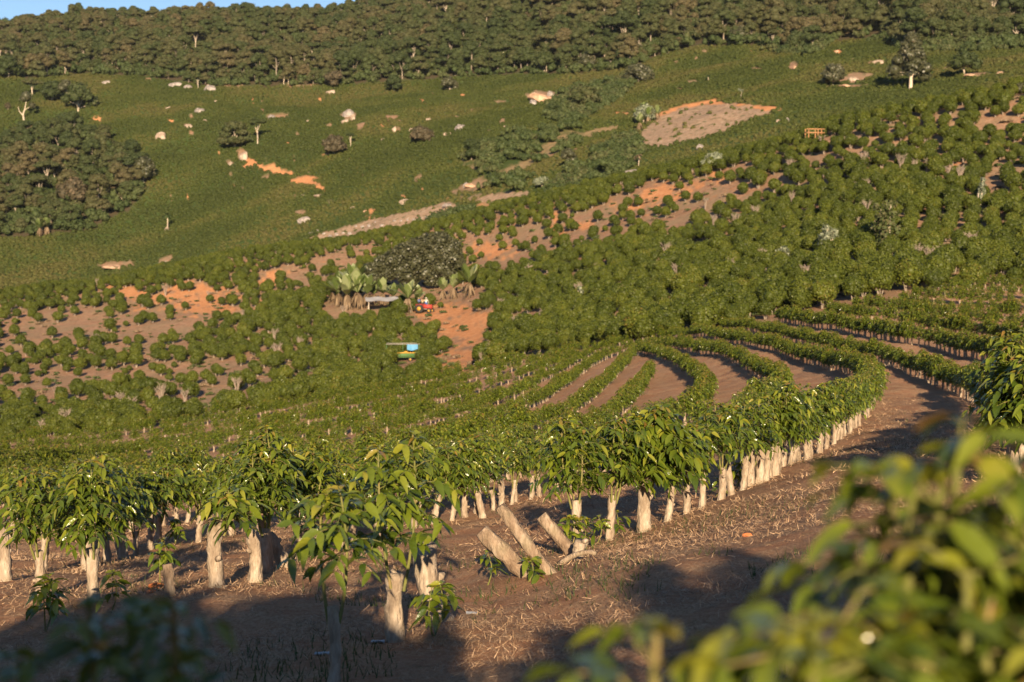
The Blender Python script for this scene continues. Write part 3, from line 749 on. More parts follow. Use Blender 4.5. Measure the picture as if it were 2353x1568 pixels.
# ------------------------------------------------------------------ young coffee rows (regrown from cut stumps)
def make_plant(label, cat, parts, group=None, loc=(0, 0, 0), name='coffee_plant'):
    S, T, Lf = parts
    root = empty(name, loc); tag(root, label, cat, group)
    if S.n: S.build('stump', M['stump'], root)
    T.build('stem', M['stem'], root); Lf.build('foliage', M['leaf'], root)
    return root
ROWS = [  # surveyed base lines of the rows; the word says which row, lo/hi spacing in m
 ('front', [(1330,1262),(1480,1222),(1556,1188),(1587,1178),(1665,1143),(1740,1113),(1800,1080),(1868,1048),(1905,1028),(1945,1000),(1985,962),(2008,925),(2000,893),(1965,866),(1930,852),(1860,836),(1790,815),(1720,796),(1640,782),(1560,776),(1450,788),(1340,825),(1254,876),(1186,910),(1124,938),(1000,975),(800,1018),(500,1052),(250,1078),(0,1105),(-80,1112)], .50),
 ('second', [(-60,1395),(0,1380),(120,1375),(300,1380),(395,1368),(500,1350),(585,1335),(650,1300),(760,1262),(880,1232),(990,1205),(1045,1195),(1110,1176),(1152,1165),(1190,1155),(1222,1147),(1250,1140),(1285,1130),(1330,1118),(1385,1095),(1500,1060),(1600,1035),(1650,1020),(1730,985),(1785,945),(1805,905),(1771,879),(1720,850),(1679,830),(1617,817),(1549,803),(1480,800),(1391,825),(1322,869),(1254,924),(1220,941),(1100,985),(900,1028),(600,1068),(300,1100),(0,1135),(-80,1145)], .46),
 ('third', [(-60,1335),(0,1330),(80,1318),(200,1305),(285,1282),(370,1252),(450,1252),(560,1225),(700,1215),(850,1195),(960,1165),(1040,1130),(1115,1112),(1250,1080),(1400,1040),(1500,1010),(1580,975),(1625,930),(1620,895),(1590,865),(1545,838),(1503,818),(1463,811),(1442,835),(1391,896),(1336,937),(1309,958),(1180,1005),(1000,1045),(700,1085),(350,1125),(0,1168),(-80,1175)], .48),
 ('inner', [(-60,1255),(0,1250),(150,1245),(300,1225),(500,1190),(700,1150),(900,1115),(1100,1075),(1250,1035),(1360,995),(1425,960),(1455,925),(1480,890),(1497,862)], .50),
 ('inner2', [(-60,1210),(0,1205),(200,1180),(450,1140),(700,1108),(900,1070),(1100,1030),(1230,998)], .55),
 ('outer', [(2330,1090),(2342,1040),(2335,1000),(2301,958),(2250,930),(2198,903),(2130,874),(2062,847),(1993,825),(1925,812),(1857,796),(1788,776),(1730,764),(1660,757)], .50),
 ('right1', [(2420,860),(2335,842),(2267,832),(2198,818),(2147,801),(2079,790),(1993,775),(1942,768),(1857,754),(1790,742)], .52),
 ('right2', [(2420,812),(2349,798),(2301,787),(2198,774),(2130,763),(2062,748),(1980,740),(1900,728)], .55),
 ('right3', [(2420,770),(2350,762),(2250,752),(2150,740),(2050,724),(1960,712)], .6),
 ('right4', [(2420,742),(2335,736),(2267,730),(2198,726),(2130,722),(2060,708)], .6),
 ('right5', [(2420,712),(2330,708),(2230,703),(2150,698),(2100,692)], .65),
 ('right6', [(2420,692),(2352,690),(2284,688),(2233,684),(2164,681)], .65),
 ('right8', [(2420,655),(2353,656),(2250,662),(2190,664)], .65),
 ('right7', [(2420,668),(2353,668),(2250,672),(2170,668)], .65),
 ('left0', [(1250,905),(1100,942),(1000,958),(900,985),(700,1010),(400,1048),(200,1066),(0,1093),(-80,1100)], .6),
 ('left1', [(1400,806),(1300,838),(1200,874),(1100,905),(974,935),(850,965),(600,1000),(300,1045),(120,1062),(0,1082),(-80,1090)], .60),
 ('left2', [(1320,815),(1200,850),(1050,885),(900,925),(700,965),(400,1008),(150,1035),(0,1052),(-80,1060)], .65),
 ('left3', [(1200,835),(1050,870),(900,898),(750,935),(500,972),(250,1005),(0,1030),(-80,1040)], .7),
 ('left4', [(1050,858),(900,882),(750,912),(500,955),(250,988),(0,1012),(-80,1020)], .75),
]
YPARAM = [dict(seed=11, H=1.42, shoots=3, spread=.42), dict(seed=12, H=1.28, shoots=3, spread=.40, sh=.46), dict(seed=13, H=1.45, shoots=2, spread=.46, sh=.52),
          dict(seed=14, H=1.20, shoots=3, spread=.38, sh=.44, sr=.048), dict(seed=15, H=1.50, shoots=4, spread=.42, sh=.54, sr=.064), dict(seed=16, H=1.32, shoots=3, spread=.44, lean=(.07, -.05))]
pts = []
for (nm, pl, sp_) in ROWS:
    W_ = np.array([spot(x, y)[:2] for x, y in pl])
    # round the corners
    for _ in range(2):
        q = W_[:-1] * .75 + W_[1:] * .25; r_ = W_[:-1] * .25 + W_[1:] * .75
        W_ = np.concatenate([W_[:1], np.stack([q, r_], 1).reshape(-1, 2), W_[-1:]])
    s = np.concatenate([[0], np.cumsum(np.linalg.norm(np.diff(W_, axis=0), axis=1))])
    t = 0.0
    while t < s[-1]:
        x, y = np.interp(t, s, W_[:, 0]), np.interp(t, s, W_[:, 1])
        rho = math.hypot(x, y)
        pts.append((x + RNG.normal() * .05, y + RNG.normal() * .05, rho, nm))
        t += sp_ * (1.3 if nm in ('second', 'third') and x < -1.5 and rho < 30 else 1) * (.72 if nm.startswith('left') or nm == 'inner2' else 1) * RNG.uniform(.8, 1.25) * (1.0 if rho < 40 else 1.08)
pts = [p for p in pts if p[2] > 9]
# thin: never two plants closer than 0.36 m
keep = []; cell = {}
for p in sorted(pts, key=lambda q: q[2]):
    k = (int(p[0] // .6), int(p[1] // .6)); ok = True
    for a in (-1, 0, 1):
        for b_ in (-1, 0, 1):
            for q in cell.get((k[0] + a, k[1] + b_), ()):
                if (q[0] - p[0]) ** 2 + (q[1] - p[1]) ** 2 < .36 ** 2: ok = False
    if ok: cell.setdefault(k, []).append(p); keep.append(p)
XY = np.array([p[:2] for p in keep]); ZG = ground(XY[:, 0], XY[:, 1])
qx, qy = project(np.arctan2(XY[:, 0], XY[:, 1]), (ZG + .6) / np.hypot(XY[:, 0], XY[:, 1]))
# hand-placed front plants take their own places
OWN = [(500,1350),(585,1335),(655,1300),(395,1368),(1480,1222),(910,1470),(765,1578),(1010,1420)]
ownp = np.array([spot(x, y)[:2] for x, y in OWN])
sel = []
for k in range(len(keep)):
    d = np.min(np.linalg.norm(ownp - XY[k], axis=1))
    if d < .42: continue
    if not (-30 < qx[k] < 2385): continue
    if RNG.random() < (.12 if keep[k][3] in ('second', 'third') else .05): continue
    sel.append(k)
sel.sort(key=lambda k: keep[k][2])
protos = [make_plant('x', 'coffee plant', coffee_plant(**kw)) for kw in YPARAM]
protos_used = [False] * len(protos)
ROWTXT = {'front': 'in the front row', 'second': 'in the second row', 'third': 'in the third row',
          'inner': 'in the innermost row', 'inner2': 'in the crowded rows', 'outer': 'in the outermost row',
          'right1': 'above the outermost row'}
def rowtxt(nm): return ROWTXT.get(nm, 'in the short upper rows' if nm.startswith('right') else 'in the far rows')
n_ind = 0; rest = []
for k in sel:
    x, y, rho, nm = keep[k]; v = int(RNG.integers(0, 6))
    s = RNG.uniform(.86, 1.06) * float(np.interp(rho, [20, 34, 60], [1.0, .84, .74])) * (1.34 if nm.startswith(('left', 'inner2')) and rho > 40 else 1.28 if nm.startswith('right') else 1); rz = RNG.uniform(0, 6.28)
    if n_ind < 288:
        if not protos_used[v]:
            o = protos[v]; protos_used[v] = True; o.location = (x, y, ZG[k]); o.rotation_euler = (0, 0, rz); o.scale = (s, s, s)
        else:
            o = copy_tree(protos[v], (x, y, ZG[k]), rz, (s, s, s * RNG.uniform(.9, 1.08)), (RNG.normal() * .07, RNG.normal() * .07))
        side_ = 'left of the leggy nearest plant' if qx[k] < 700 else ('left of the wide cut stump' if qx[k] < 1400 else 'right of the wide cut stump')
        tag(o, 'young coffee plant %s, %s' % (rowtxt(nm), side_), 'coffee plant', 'young coffee plants in curved rows')
        n_ind += 1
    else: rest.append((x, y, ZG[k], v, rz, s))
joined = []
for kw in YPARAM:
    kw = dict(kw); kw['leafL'] = .14; kw['node'] = .075; kw['z0'] = .50
    S, T, Lf = coffee_plant(**kw, full=False)
    j_ = MB(); j_.merge(S, 0); j_.merge(T, 1); j_.merge(Lf, 2)
    joined.append(j_.mesh('young_plant', [M['stump'], M['stem'], M['leaf']]))
rest = np.array(rest)
scatter('distant_young_coffee', joined, rest[:, :3], rest[:, 3], rest[:, 4], rest[:, 5], 'far ends of the curved rows of young coffee plants on stumps', 'coffee plants')

# hand-placed plants and stumps of the foreground
def at(x, y, rmin=4): return spot(x, y, rmin)
p = at(765, 1580); PA = make_plant('tall leggy coffee plant with two bare stems on a slim pale stump, nearest the camera', 'coffee plant', coffee_plant(31, H=1.27, sh=.50, sr=.040, shoots=2, spread=.31, z0=.76, leafL=.12, node=.055), 'young coffee plants in curved rows', p)
p = at(910, 1472); make_plant('big leafy coffee plant on a gnarled stump, just right of the leggy nearest plant', 'coffee plant', coffee_plant(32, H=1.58, sh=.50, sr=.070, shoots=2, spread=.36, z0=.72, leafL=.125, node=.065), 'young coffee plants in curved rows', p)
p = at(1480, 1222); make_plant('bushy coffee plant over the wide cut stump at the bend of the front row', 'coffee plant', coffee_plant(33, H=1.52, sh=.60, sr=.088, shoots=4, spread=.52, z0=.62, leafL=.15), 'young coffee plants in curved rows', p)
p = at(500, 1350); make_plant('low drooping coffee plant beside a thick pale stump in the second row', 'coffee plant', coffee_plant(34, H=.98, sh=.62, sr=.075, shoots=2, spread=.34, z0=.62, leafL=.14), 'young coffee plants in curved rows', p)
def stump_thing(x, y, h, r, lean, label, seed, slant=.5, base=None, knobs=3, mat_='stump', name='tree_stump'):
    b = MB(); rng = np.random.default_rng(seed); add_stump(b, rng, h, r, lean, 16, 0, slant, knobs)
    p = at(x, y); o = b.build(name, M[mat_], loc=p); tag(o, label, 'stump', 'cut coffee stumps'); return o
stump_thing(585, 1337, .52, .070, (-.02, 0), 'bare white stump with a dark notch near its flat top, left of the leaning stump', 41)
stump_thing(668, 1305, .36, .085, (-.26, .02), 'short pale stump leaning left, right of the bare white stump', 42)
stump_thing(393, 1372, .30, .055, (-.03, 0), 'short dark weathered stump behind the sapling near the orange clod', 43, mat_='log')
stump_thing(1012, 1425, .60, .105, (-.14, 0), 'broad split stump with a pointed top behind a single seedling', 44, 1.2, knobs=5)
stump_thing(1722, 1118, .52, .075, (0, 0), 'pale stump at the left of a tight cluster of bare stumps', 45, 1.0)
stump_thing(1742, 1112, .58, .07, (.01, 0), 'tallest pale stump in a tight cluster of bare stumps', 46, .9)
stump_thing(1758, 1106, .55, .06, (.02, 0), 'slim pale stump at the right of a tight cluster of bare stumps', 47, .7)
stump_thing(1781, 1093, .50, .075, (-.02, 0), 'separate flat-topped stump just right of the tight cluster', 48, .2)
stump_thing(1112, 1190, .52, .062, (-.12, 0), 'slim bare stump tilted left at the near end of the third row', 49, .2)
stump_thing(1152, 1167, .50, .064, (-.02, 0), 'upright bare stump right of the slim tilted stump', 50, .2)
stump_thing(12, 1335, .58, .07, (-.03, 0), 'pale stump cut off by the left edge of the picture', 51)
stump_thing(198, 1307, .50, .072, (0, 0), 'upright stump with a knot near its top under the left crowns', 52, .1)
stump_thing(287, 1285, .52, .090, (-.06, 0), 'thick forked stump under the left crowns', 53, .6)
stump_thing(1330, 1288, .20, .07, (.02, 0), 'low stump remnant beside the curved dead branch', 54)
def log_thing(a, b_, za, zb, r0, r1, label, seed, name='fallen_log', cat='log'):
    A = np.array(at(*a)); B = np.array(at(*b_)); A[2] += za
    B = A + (B - A); rng = np.random.default_rng(seed)
    B[2] = zb + A[2]
    B[0] = A[0] + (b_[0] - a[0]) * mpp(A); B[1] = A[1] + .05
    m_ = MB(); t = np.linspace(0, 1, 9)[:, None]
    t = t * 1.2 - .2
    tube(m_, A * (1 - t) + B * t - A, np.linspace(r0, r1, 9) * (1 + .25 * (rng.random(9) - .5)), 12, .22, True, rng)
    o = m_.build(name, M['log'], loc=tuple(A)); tag(o, label, cat); return o
log_thing((1210, 1322), (1108, 1238), 0, .42, .085, .065, 'long weathered log leaning up to the left, sharp-edged, in the bare foreground', 61)
log_thing((1262, 1318), (1150, 1200), 0, .62, .060, .050, 'split weathered trunk piece leaning left behind the other log', 62)
log_thing((1322, 1278), (1244, 1196), 0, .42, .085, .065, 'thick pale trunk piece leaning left with a seedling beside it', 63)
m_ = MB(); A = np.array(at(1285, 1302)); Bp = np.array(at(1370, 1285)); t = np.linspace(0, 1, 9)[:, None]
tube(m_, (Bp - A) * t + UP * (.02 + .07 * np.sin(t * 2.6)), np.linspace(.03, .022, 9), 8, .1, True)
tag(m_.build('curved_branch', M['log'], loc=tuple(A)), 'curved dead branch lying on the soil beside the leaning trunk piece', 'branch')

SAP = [(103, 1452, .50, 'small upright seedling alone in the dry grass at lower left'), (250, 1408, .40, 'squat dark-leaved seedling between two bare patches at lower left'), (372, 1348, .52, 'seedling growing in front of the short dark stump'),
       (990, 1462, .44, 'seedling standing before the broad split stump'), (1208, 1340, .26, 'tiny seedling below the leaning log'), (1305, 1268, .44, 'leafy seedling against the thick leaning trunk piece'), (1328, 1262, .40, 'second seedling right behind the leafy one by the trunk piece'),
       (1372, 1248, .34, 'thin seedling between the trunk piece and the wide cut stump'), (1405, 1232, .34, 'seedling left of the wide cut stump'), (1120, 1345, .36, 'dark shaded seedling on the tip of the shadow in the middle'), (1690, 1125, .42, 'leafy sucker clump beside the tight cluster of stumps'),
       (1640, 1142, .30, 'small seedling left of the tight cluster of stumps'), (1125, 1160, .34, 'seedling between the slim tilted stump and the upright one'), (400, 1252, .42, 'thin seedling in the gap between the left crowns')]
for q, (x, y, h, lb) in enumerate(SAP):
    p = at(x, y); S, T, Lf = coffee_plant(70 + q, H=h, sh=.1, sr=.01, shoots=1 if h < .42 else 2, spread=.13, z0=h * .38, leafL=.115, node=.085, stump=False)
    make_plant(lb, 'seedling', (MB(), T, Lf), 'coffee seedlings', p, 'coffee_seedling')

# blurred shrubs right beside the camera, and unseen ones uphill behind it, some added to shade the foreground
def close_shrub(x, y, H, seed, label, spread=.5, shoots=5, z0=.25, leafL=.15, sh=.25):
    z = float(ground(x, y)[0])
    S, T, Lf = coffee_plant(seed, H=H, sh=sh, sr=.05, shoots=shoots, spread=spread, z0=z0, leafL=leafL, node=.06, topw=.62, bronze=.05)
    o = make_plant(label, 'coffee shrub', (S, T, Lf), 'coffee shrubs beside the camera', (x, y, z), 'coffee_shrub')
    return o
close_shrub(.25, 1.55, 1.20, 81, 'lowest out-of-focus shrub, filling the bottom edge right of the middle', .26, 7, .5, .09)
close_shrub(.40, 1.66, 1.24, 82, 'blurred shrub with two soft white highlights left of the tallest blurred one', .25, 6, .5, .09)
close_shrub(.57, 1.78, 1.33, 83, 'tallest blurred shrub, its bronze tips rising over the dry grass', .30, 7, .5, .09)
close_shrub(.72, 1.88, 1.40, 86, 'blurred shrub cut off by the right edge under the sunlit plant', .32, 7, .5, .09)
close_shrub(.43, 1.33, 1.18, 87, 'nearest blurred shrub, in the very bottom right corner', .28, 7, .5, .09)
close_shrub(-.68, 2.25, 1.12, 84, 'dark blurred shrub poking up at the bottom left corner', .13, 4, .55, .075)
p = at(2335, 1095); make_plant('sunlit coffee plant at the right edge, standing above the blurred leaves', 'coffee plant', coffee_plant(85, H=1.25, sh=.45, spread=.44, shoots=4, z0=.4, leafL=.14), 'young coffee plants in curved rows', p)

bushes = []
for k in range(8):
    C, T = mature_bush(100 + k); bushes.append((C, T))
def bush_thing(k, loc, rz, s, label, cat='coffee bush', group='rounded coffee bushes', name='coffee_bush'):
    C, T = bushes[k]
    root = empty(name, loc, rz); root.scale = s if isinstance(s, tuple) else (s, s, s); tag(root, label, cat, group)
    C.build('crown', M['bush'], root); T.build('trunk', M['trunk'], root)
    return root
def mature(k, x, y, s, label, **kw):
    return bush_thing(k, (x, y, float(ground(x, y)[0]) - .02), RNG.uniform(0, 6), s, label, **kw)

# ------------------------------------------------------------------ mature coffee on the middle slope
B_sp = 2.1
cand = []
rho = 70.0
while rho < 345:
    n_ = int(R(46) * rho / B_sp)
    ph = -R(23) + (np.arange(n_) + RNG.uniform(0, 1)) * (B_sp / rho)
    ph = ph + RNG.normal(size=n_) * .35 / rho
    rr = rho + RNG.normal(size=n_) * .45 + 5 * np.sin(ph * 9) 
    cand.append(np.stack([ph, rr], 1)); rho += 2.3
cand = np.concatenate(cand)
ph, rr = cand[:, 0], cand[:, 1]
rr = rr - 0
ok = (rr > mid_start(ph) * .985) & (rr < crest_rho(ph) * 1.03)
ph, rr = ph[ok], rr[ok]
bx, by = np.sin(ph) * rr, np.cos(ph) * rr; bz = ground(bx, by)
px, py = project(ph, bz / rr)
pm = patch(px, py - 4, MIDP, fbm(bx / 3.0, by / 3.0, 21, 4), .3)
blk = np.max(pm, 0)
u = RNG.random(len(ph))
SPARSE = [[(-40,700),(120,690),(420,650),(560,660),(600,720),(450,790),(380,830),(0,870),(-40,870)], [(-40,880),(300,840),(640,830),(760,860),(700,900),(560,930),(300,960),(-40,930)], [(560,640),(760,590),(860,560),(880,590),(700,680),(600,700)], [(1060,560),(1200,510),(1440,470),(1700,400),(1700,450),(1600,520),(1400,560),(1230,600),(1180,640),(1080,640)]]
spz = np.zeros(len(px), bool)
for g in SPARSE: spz |= inpoly(px, py, g)
keepb = (u > np.where(spz, .58, 0)) & (RNG.random(len(px)) > np.minimum(blk * 1.5, 1) * .80) & (u > np.where((px < 700) & (py > 690), .22, .06))

# places taken by the big tree, banana clump, vehicles and the dirt track
for (x, y, a, b_) in [(940, 668, 115, 34), (820, 712, 80, 28), (970, 742, 46, 24), (935, 848, 34, 24), (1060, 685, 55, 30), (1082, 785, 34, 34), (1045, 845, 48, 32), (1020, 735, 44, 14), (1075, 755, 40, 16)]:
    keepb &= ~(((px - x) / a) ** 2 + ((py - y) / b_) ** 2 < 1)
inner = (px > -40) & (px < 2393)
keepb &= inner
ph, rr, bx, by, bz, px, py = (q[keepb] for q in (ph, rr, bx, by, bz, px, py))
iv = RNG.integers(0, 8, len(ph)); rz = RNG.uniform(0, 6.28, len(ph))
young = fbm(bx / 12, by / 12, 77, 2)
sc_b = np.clip(RNG.normal(.98, .13, len(ph)), .6, 1.25) * np.interp(rr, [100, 170], [1.0, .90]) * np.where(RNG.random(len(ph)) < .12, .65, 1) * (1 - .18 * (young > .6))
vis = bil(TEG, ph, rr) + 1.8 / rr > bil(CM, ph, rr)
order = np.argsort(rr + (~vis) * 1e4)
ZONES = [(0, 520, 'on the left slope'), (520, 900, 'left of the banana clump'), (900, 1300, 'near the dirt track'), (1300, 1900, 'above the curved young rows'), (1900, 2400, 'on the right slope')]
proto_b = {}
restb = []
for c_, k in enumerate(order):
    if c_ < 285:
        v = int(iv[k])
        zt = next(z[2] for z in ZONES if px[k] < z[1])
        at_y = 'beside the young rows' if rr[k] < mid_start(ph[k]) * 1.10 else 'farther up the hill'
        lb = 'rounded green coffee bush %s, %s' % (zt, at_y)
        if v not in proto_b: proto_b[v] = bush_thing(v, (bx[k], by[k], bz[k]), rz[k], sc_b[k], lb)
        else: tag(copy_tree(proto_b[v], (bx[k], by[k], bz[k]), rz[k], sc_b[k]), lb, 'coffee bush', 'rounded coffee bushes')
    else: restb.append((bx[k], by[k], bz[k], v_ := iv[k], rz[k], sc_b[k]))
bj = []
for C, T in bushes:
    j_ = MB(); j_.merge(C, 0); j_.merge(T, 1); bj.append(j_.mesh('bush', [M['bush'], M['trunk']]))
restb = np.array(restb)
scatter('distant_coffee_bushes', bj, restb[:, :3], restb[:, 3], restb[:, 4], restb[:, 5], 'mass of rounded coffee bushes covering the far part of the middle slope', 'coffee bushes')

wp_ = RNG.uniform(-R(20.5), R(20.5), 9000)[:3600]; wr_ = np.exp(RNG.uniform(math.log(95), math.log(350), 9000))[:3600]
wk = (wr_ > mid_start(wp_) * 1.02) & (wr_ < crest_rho(wp_)); wp_, wr_ = wp_[wk], wr_[wk]
WX, WY = np.sin(wp_) * wr_, np.cos(wp_) * wr_
def tuft(seed):
    rng = np.random.default_rng(seed); c_ = MB(); n_ = 60; a = rng.uniform(0, 6.28, n_); e = rng.uniform(.3, 1.5, n_)
    d = np.stack([np.cos(a) * np.cos(e), np.sin(a) * np.cos(e), np.sin(e)], 1); P = rng.normal(size=(n_, 3)) * [.25, .25, 0] + [0, 0, .1]
    add_cards(c_, P + d * .25, np.cross(d, nrm(rng.normal(size=(n_, 3)))), rng.uniform(.2, .5, n_), rng.random(n_), rng); return c_
scatter('weeds', [tuft(150).mesh('weed', M['shrub']), tuft(151).mesh('weed', M['deadleaf']), tuft(152).mesh('weed', M['shrub'])], np.stack([WX, WY, ground(WX, WY)], 1), RNG.integers(0, 3, len(WX)), RNG.uniform(0, 6, len(WX)), RNG.uniform(.35, 1.0, len(WX)), 'dry tufts and weeds on the bare soil between the bushes', 'weeds')

# bare grey bushes standing among them
def bare_parts(seed, H=1.9, n=11):
    rng = np.random.default_rng(seed); T = MB()
    for q in range(n):
        a = rng.uniform(0, 6.28); k = rng.uniform(.1, .6)
        pth = np.array([[0.05 * math.cos(a), .05 * math.sin(a), -.1], [math.cos(a) * k * .4, math.sin(a) * k * .4, H * .45], [math.cos(a) * k, math.sin(a) * k, H * rng.uniform(.75, 1)]])
        tube(T, pth, [.05, .035, .014], 5, .1, False, rng)
        for g in range(5):
            t = rng.uniform(.4, .95); c = pth[1] * (1 - t) + pth[2] * t
            d = nrm(np.array([math.cos(a + rng.normal()), math.sin(a + rng.normal()), 1.2])) * rng.uniform(.25, .5)
            tube(T, [c, c + d * .6 + rng.normal(size=3) * .04, c + d], [.02, .014, .006], 4, 0, False, rng)
    return T
bare_pos = [(1888,342),(2165,612),(1690,532),(2070,395),(2100,400),(1985,390),(2130,405),(2180,420),(1990,445),(1812,402),(2205,425),(1640,235+290),(1555,650),(1480,545),(1735,510),(1620,480),(1820,480),(1990,500),(2085,475),(1300,585),(1480,610),(1530,600),(1680,640),(1750,612),(1850,650),(2110,615),(2135,612),(2230,590),(1370,640),(1330,690),(1435,700),(1245,755),(1150,720),
            (60,818),(225,663),(380,680),(640,650),(690,805),(637,830),(790,730),(100,1005),(150,990),(280,945),(370,930),(425,930),(300,960),(130,920),(545,910),(630,790),(480,690),(1185,760),(1110,845),(1130,830),(220,800),(560,735),(1215,640)]
bt = [bare_parts(200 + q) for q in range(3)]
bproto = {}
for q, (x, y) in enumerate(bare_pos):
    p = at(x, y, 60); v = q % 3; s = RNG.uniform(.9, 1.35)
    lb = 'bare grey bush among green ones, ' + ('on the left slope' if x < 700 else 'beside the dirt track' if x < 1250 else 'above the curved rows' if x < 1800 else 'on the right slope')
    if v not in bproto:
        o = empty('bare_bush', p, RNG.uniform(0, 6)); o.scale = (s, s, s); tag(o, lb, 'bare bush', 'bare grey bushes'); bt[v].build('branches', M['twig'], o); bproto[v] = o
    else: tag(copy_tree(bproto[v], p, RNG.uniform(0, 6), s), lb, 'bare bush', 'bare grey bushes')

# ------------------------------------------------------------------ far slope: low coffee, gully scrub, forest
fb = []
for k in range(4):
    rng = np.random.default_rng(300 + k); c_ = MB()
    for q in range(4):
        cc = np.array([rng.normal() * .35, rng.normal() * .35, .75]); P, d = shell(rng, cc, [.75, .75, .85], 26, -.4)
        add_cards(c_, P, d + rng.normal(size=d.shape) * .4, rng.uniform(.28, .5, len(P)), np.clip(.3 + .5 * rng.random(len(P)), 0, 1), rng)
    sphere_core(c_, [0, 0, .6], [.8, .8, .6], rng, 0, .3, 8, 5)
    fb.append(c_.mesh('low_bush', M['farbush']))
def far_candidates(sp_a, sp_r, r0, r1, jit=.35):
    out = []; rho = r0
    while rho < r1:
        n_ = int(R(44) * rho / sp_a); p_ = -R(22) + (np.arange(n_) + RNG.random()) * (sp_a / rho) + RNG.normal(size=n_) * jit * sp_a / rho
        out.append(np.stack([p_, rho + RNG.normal(size=n_) * jit * sp_r], 1)); rho += sp_r
    o = np.concatenate(out); p_, r_ = o[:, 0], o[:, 1]
    x, y = np.sin(p_) * r_, np.cos(p_) * r_; z = ground(x, y)
    a, b_ = project(p_, z / r_)
    far = r_ > crest_rho(p_) * 1.06
    vis = bil(TEG, p_, r_) + 4 / r_ > bil(CM, p_, r_)
    m = far & vis & (a > -60) & (a < 2420)
    return p_[m], r_[m], x[m], y[m], z[m], a[m], b_[m]
def fedge_y(a): return np.interp(a, [q[0] for q in FOREST_EDGE], [q[1] for q in FOREST_EDGE])
p_, r_, x_, y_, z_, a_, b_ = far_candidates(1.5, 1.8, 215, 900, .35)
nz_ = fbm(x_ / 9, y_ / 9, 31, 4)
bad = np.max(patch(a_, b_, FARP + FIELDEDGE, nz_, .3), 0) > .05
bad |= inpoly(a_, b_, FIELD) | inpoly(a_, b_, STRIPS[0]) | inpoly(a_, b_, STRIPS[1]) | (b_ < fedge_y(a_)) | inpoly(a_, b_, KNOLL)
for g in GULLY: bad |= inpoly(a_, b_, g)
q = ~bad
scatter('low_coffee_cover', fb, np.stack([x_[q], y_[q], z_[q] - .25], 1), RNG.integers(0, 4, q.sum()), RNG.uniform(0, 6.28, q.sum()), RNG.uniform(.45, .95, q.sum()) * np.clip(r_[q] / 500, .7, 1.1), 'fine green cover of coffee bushes over the whole far slope', 'coffee bushes')
# sparse small bushes on the cleared field and stony strips
p_, r_, x_, y_, z_, a_, b_ = far_candidates(4.2, 4.2, 215, 560, .5)
st_ = patch(a_, b_, FARP, fbm(x_ / 9, y_ / 9, 31, 4), .3)[2] > .3
q = (inpoly(a_, b_, FIELD) | inpoly(a_, b_, STRIPS[0]) | st_) & (RNG.random(len(a_)) < .30)
scatter('field_scrub', fb, np.stack([x_[q], y_[q], z_[q] - .25], 1), RNG.integers(0, 4, q.sum()), RNG.uniform(0, 6.28, q.sum()), RNG.uniform(.35, .8, q.sum()), 'scattered low scrub on the cleared stony field', 'scrub')
# gully scrub
gs = []
for k in range(4):
    rng = np.random.default_rng(320 + k); c_ = MB()
    for q_ in range(7):
        cc = np.array([rng.normal() * 1.0, rng.normal() * 1.0, rng.uniform(.8, 2.2)]); P, d = shell(rng, cc, rng.uniform(.8, 1.4, 3), 55, -.5)
        add_cards(c_, P, d + rng.normal(size=d.shape) * .6, rng.uniform(.3, .6, len(P)), np.clip(.2 + .6 * rng.random(len(P)), 0, 1), rng)
        sphere_core(c_, cc, [.8, .8, .8], rng, 0, .4, 8, 5)
    gs.append(c_.mesh('scrub', M['shrub']))
p_, r_, x_, y_, z_, a_, b_ = far_candidates(3.0, 3.2, 240, 620, .5)
q = np.zeros(len(a_), bool)
for g in GULLY: q |= inpoly(a_, b_, g)
q |= (np.abs(b_ - fedge_y(a_)) < 7)
q |= (patch(a_, b_, [(620, 590, 60, 10, -20, 0), (800, 545, 90, 8, -14, 0), (1180, 420, 50, 18, 0, 0)], fbm(x_ / 9, y_ / 9, 31, 4))[0] > .5)
q &= ~(np.max(patch(a_, b_, FARP, fbm(x_ / 9, y_ / 9, 31, 4)), 0) > .25)
q &= RNG.random(len(q)) < .8
scatter('gully_scrub', gs, np.stack([x_[q], y_[q], z_[q] - .2], 1), RNG.integers(0, 4, q.sum()), RNG.uniform(0, 6.28, q.sum()), RNG.uniform(.5, 1.3, q.sum()), 'loose wild scrub filling the gully and the foot of the forest', 'scrub')

ft = []
FT = [dict(H=11, R_=5.2, shape='dome', z0=.1, ncl=22), dict(H=12, R_=5.2, shape='dome', z0=.06, ncl=22, flat_=.8), dict(H=9, R_=4.4, shape='dome', z0=.05, flat_=.9, ncl=20), dict(H=13, R_=4.8, shape='dome', z0=.08, ncl=22), dict(H=12, R_=5.5, shape='flat', ncl=20, gaps=.2), dict(H=9, R_=4.2, shape='dome', gaps=.2, z0=.1), dict(H=15, R_=4.6, shape='dome', ncl=26, z0=.08)]
fparts = []
for k, kw in enumerate(FT):
    C, T = tree_parts(400 + k, cs=.62, per=75, **kw); fparts.append((C, T))
    j_ = MB(); j_.merge(C, 0); j_.merge(T, 1); ft.append(j_.mesh('forest_tree', [M['forest'], M['palebark'] if k in (4, 5) else M['trunk']]))
p_, r_, x_, y_, z_, a_, b_ = far_candidates(6.2, 6.4, 300, 1180, .5)
q = (b_ < fedge_y(a_) - 3) & (r_ > 380) | inpoly(a_, b_, KNOLL)
q &= ~((np.abs(a_ - 12) < 35) & (np.abs(b_ - 58) < 12))
q &= (RNG.random(len(q)) < .93)
pts_f = np.stack([x_[q], y_[q], z_[q] - .3], 1); nf_ = q.sum()
kn = inpoly(a_[q], b_[q], KNOLL)
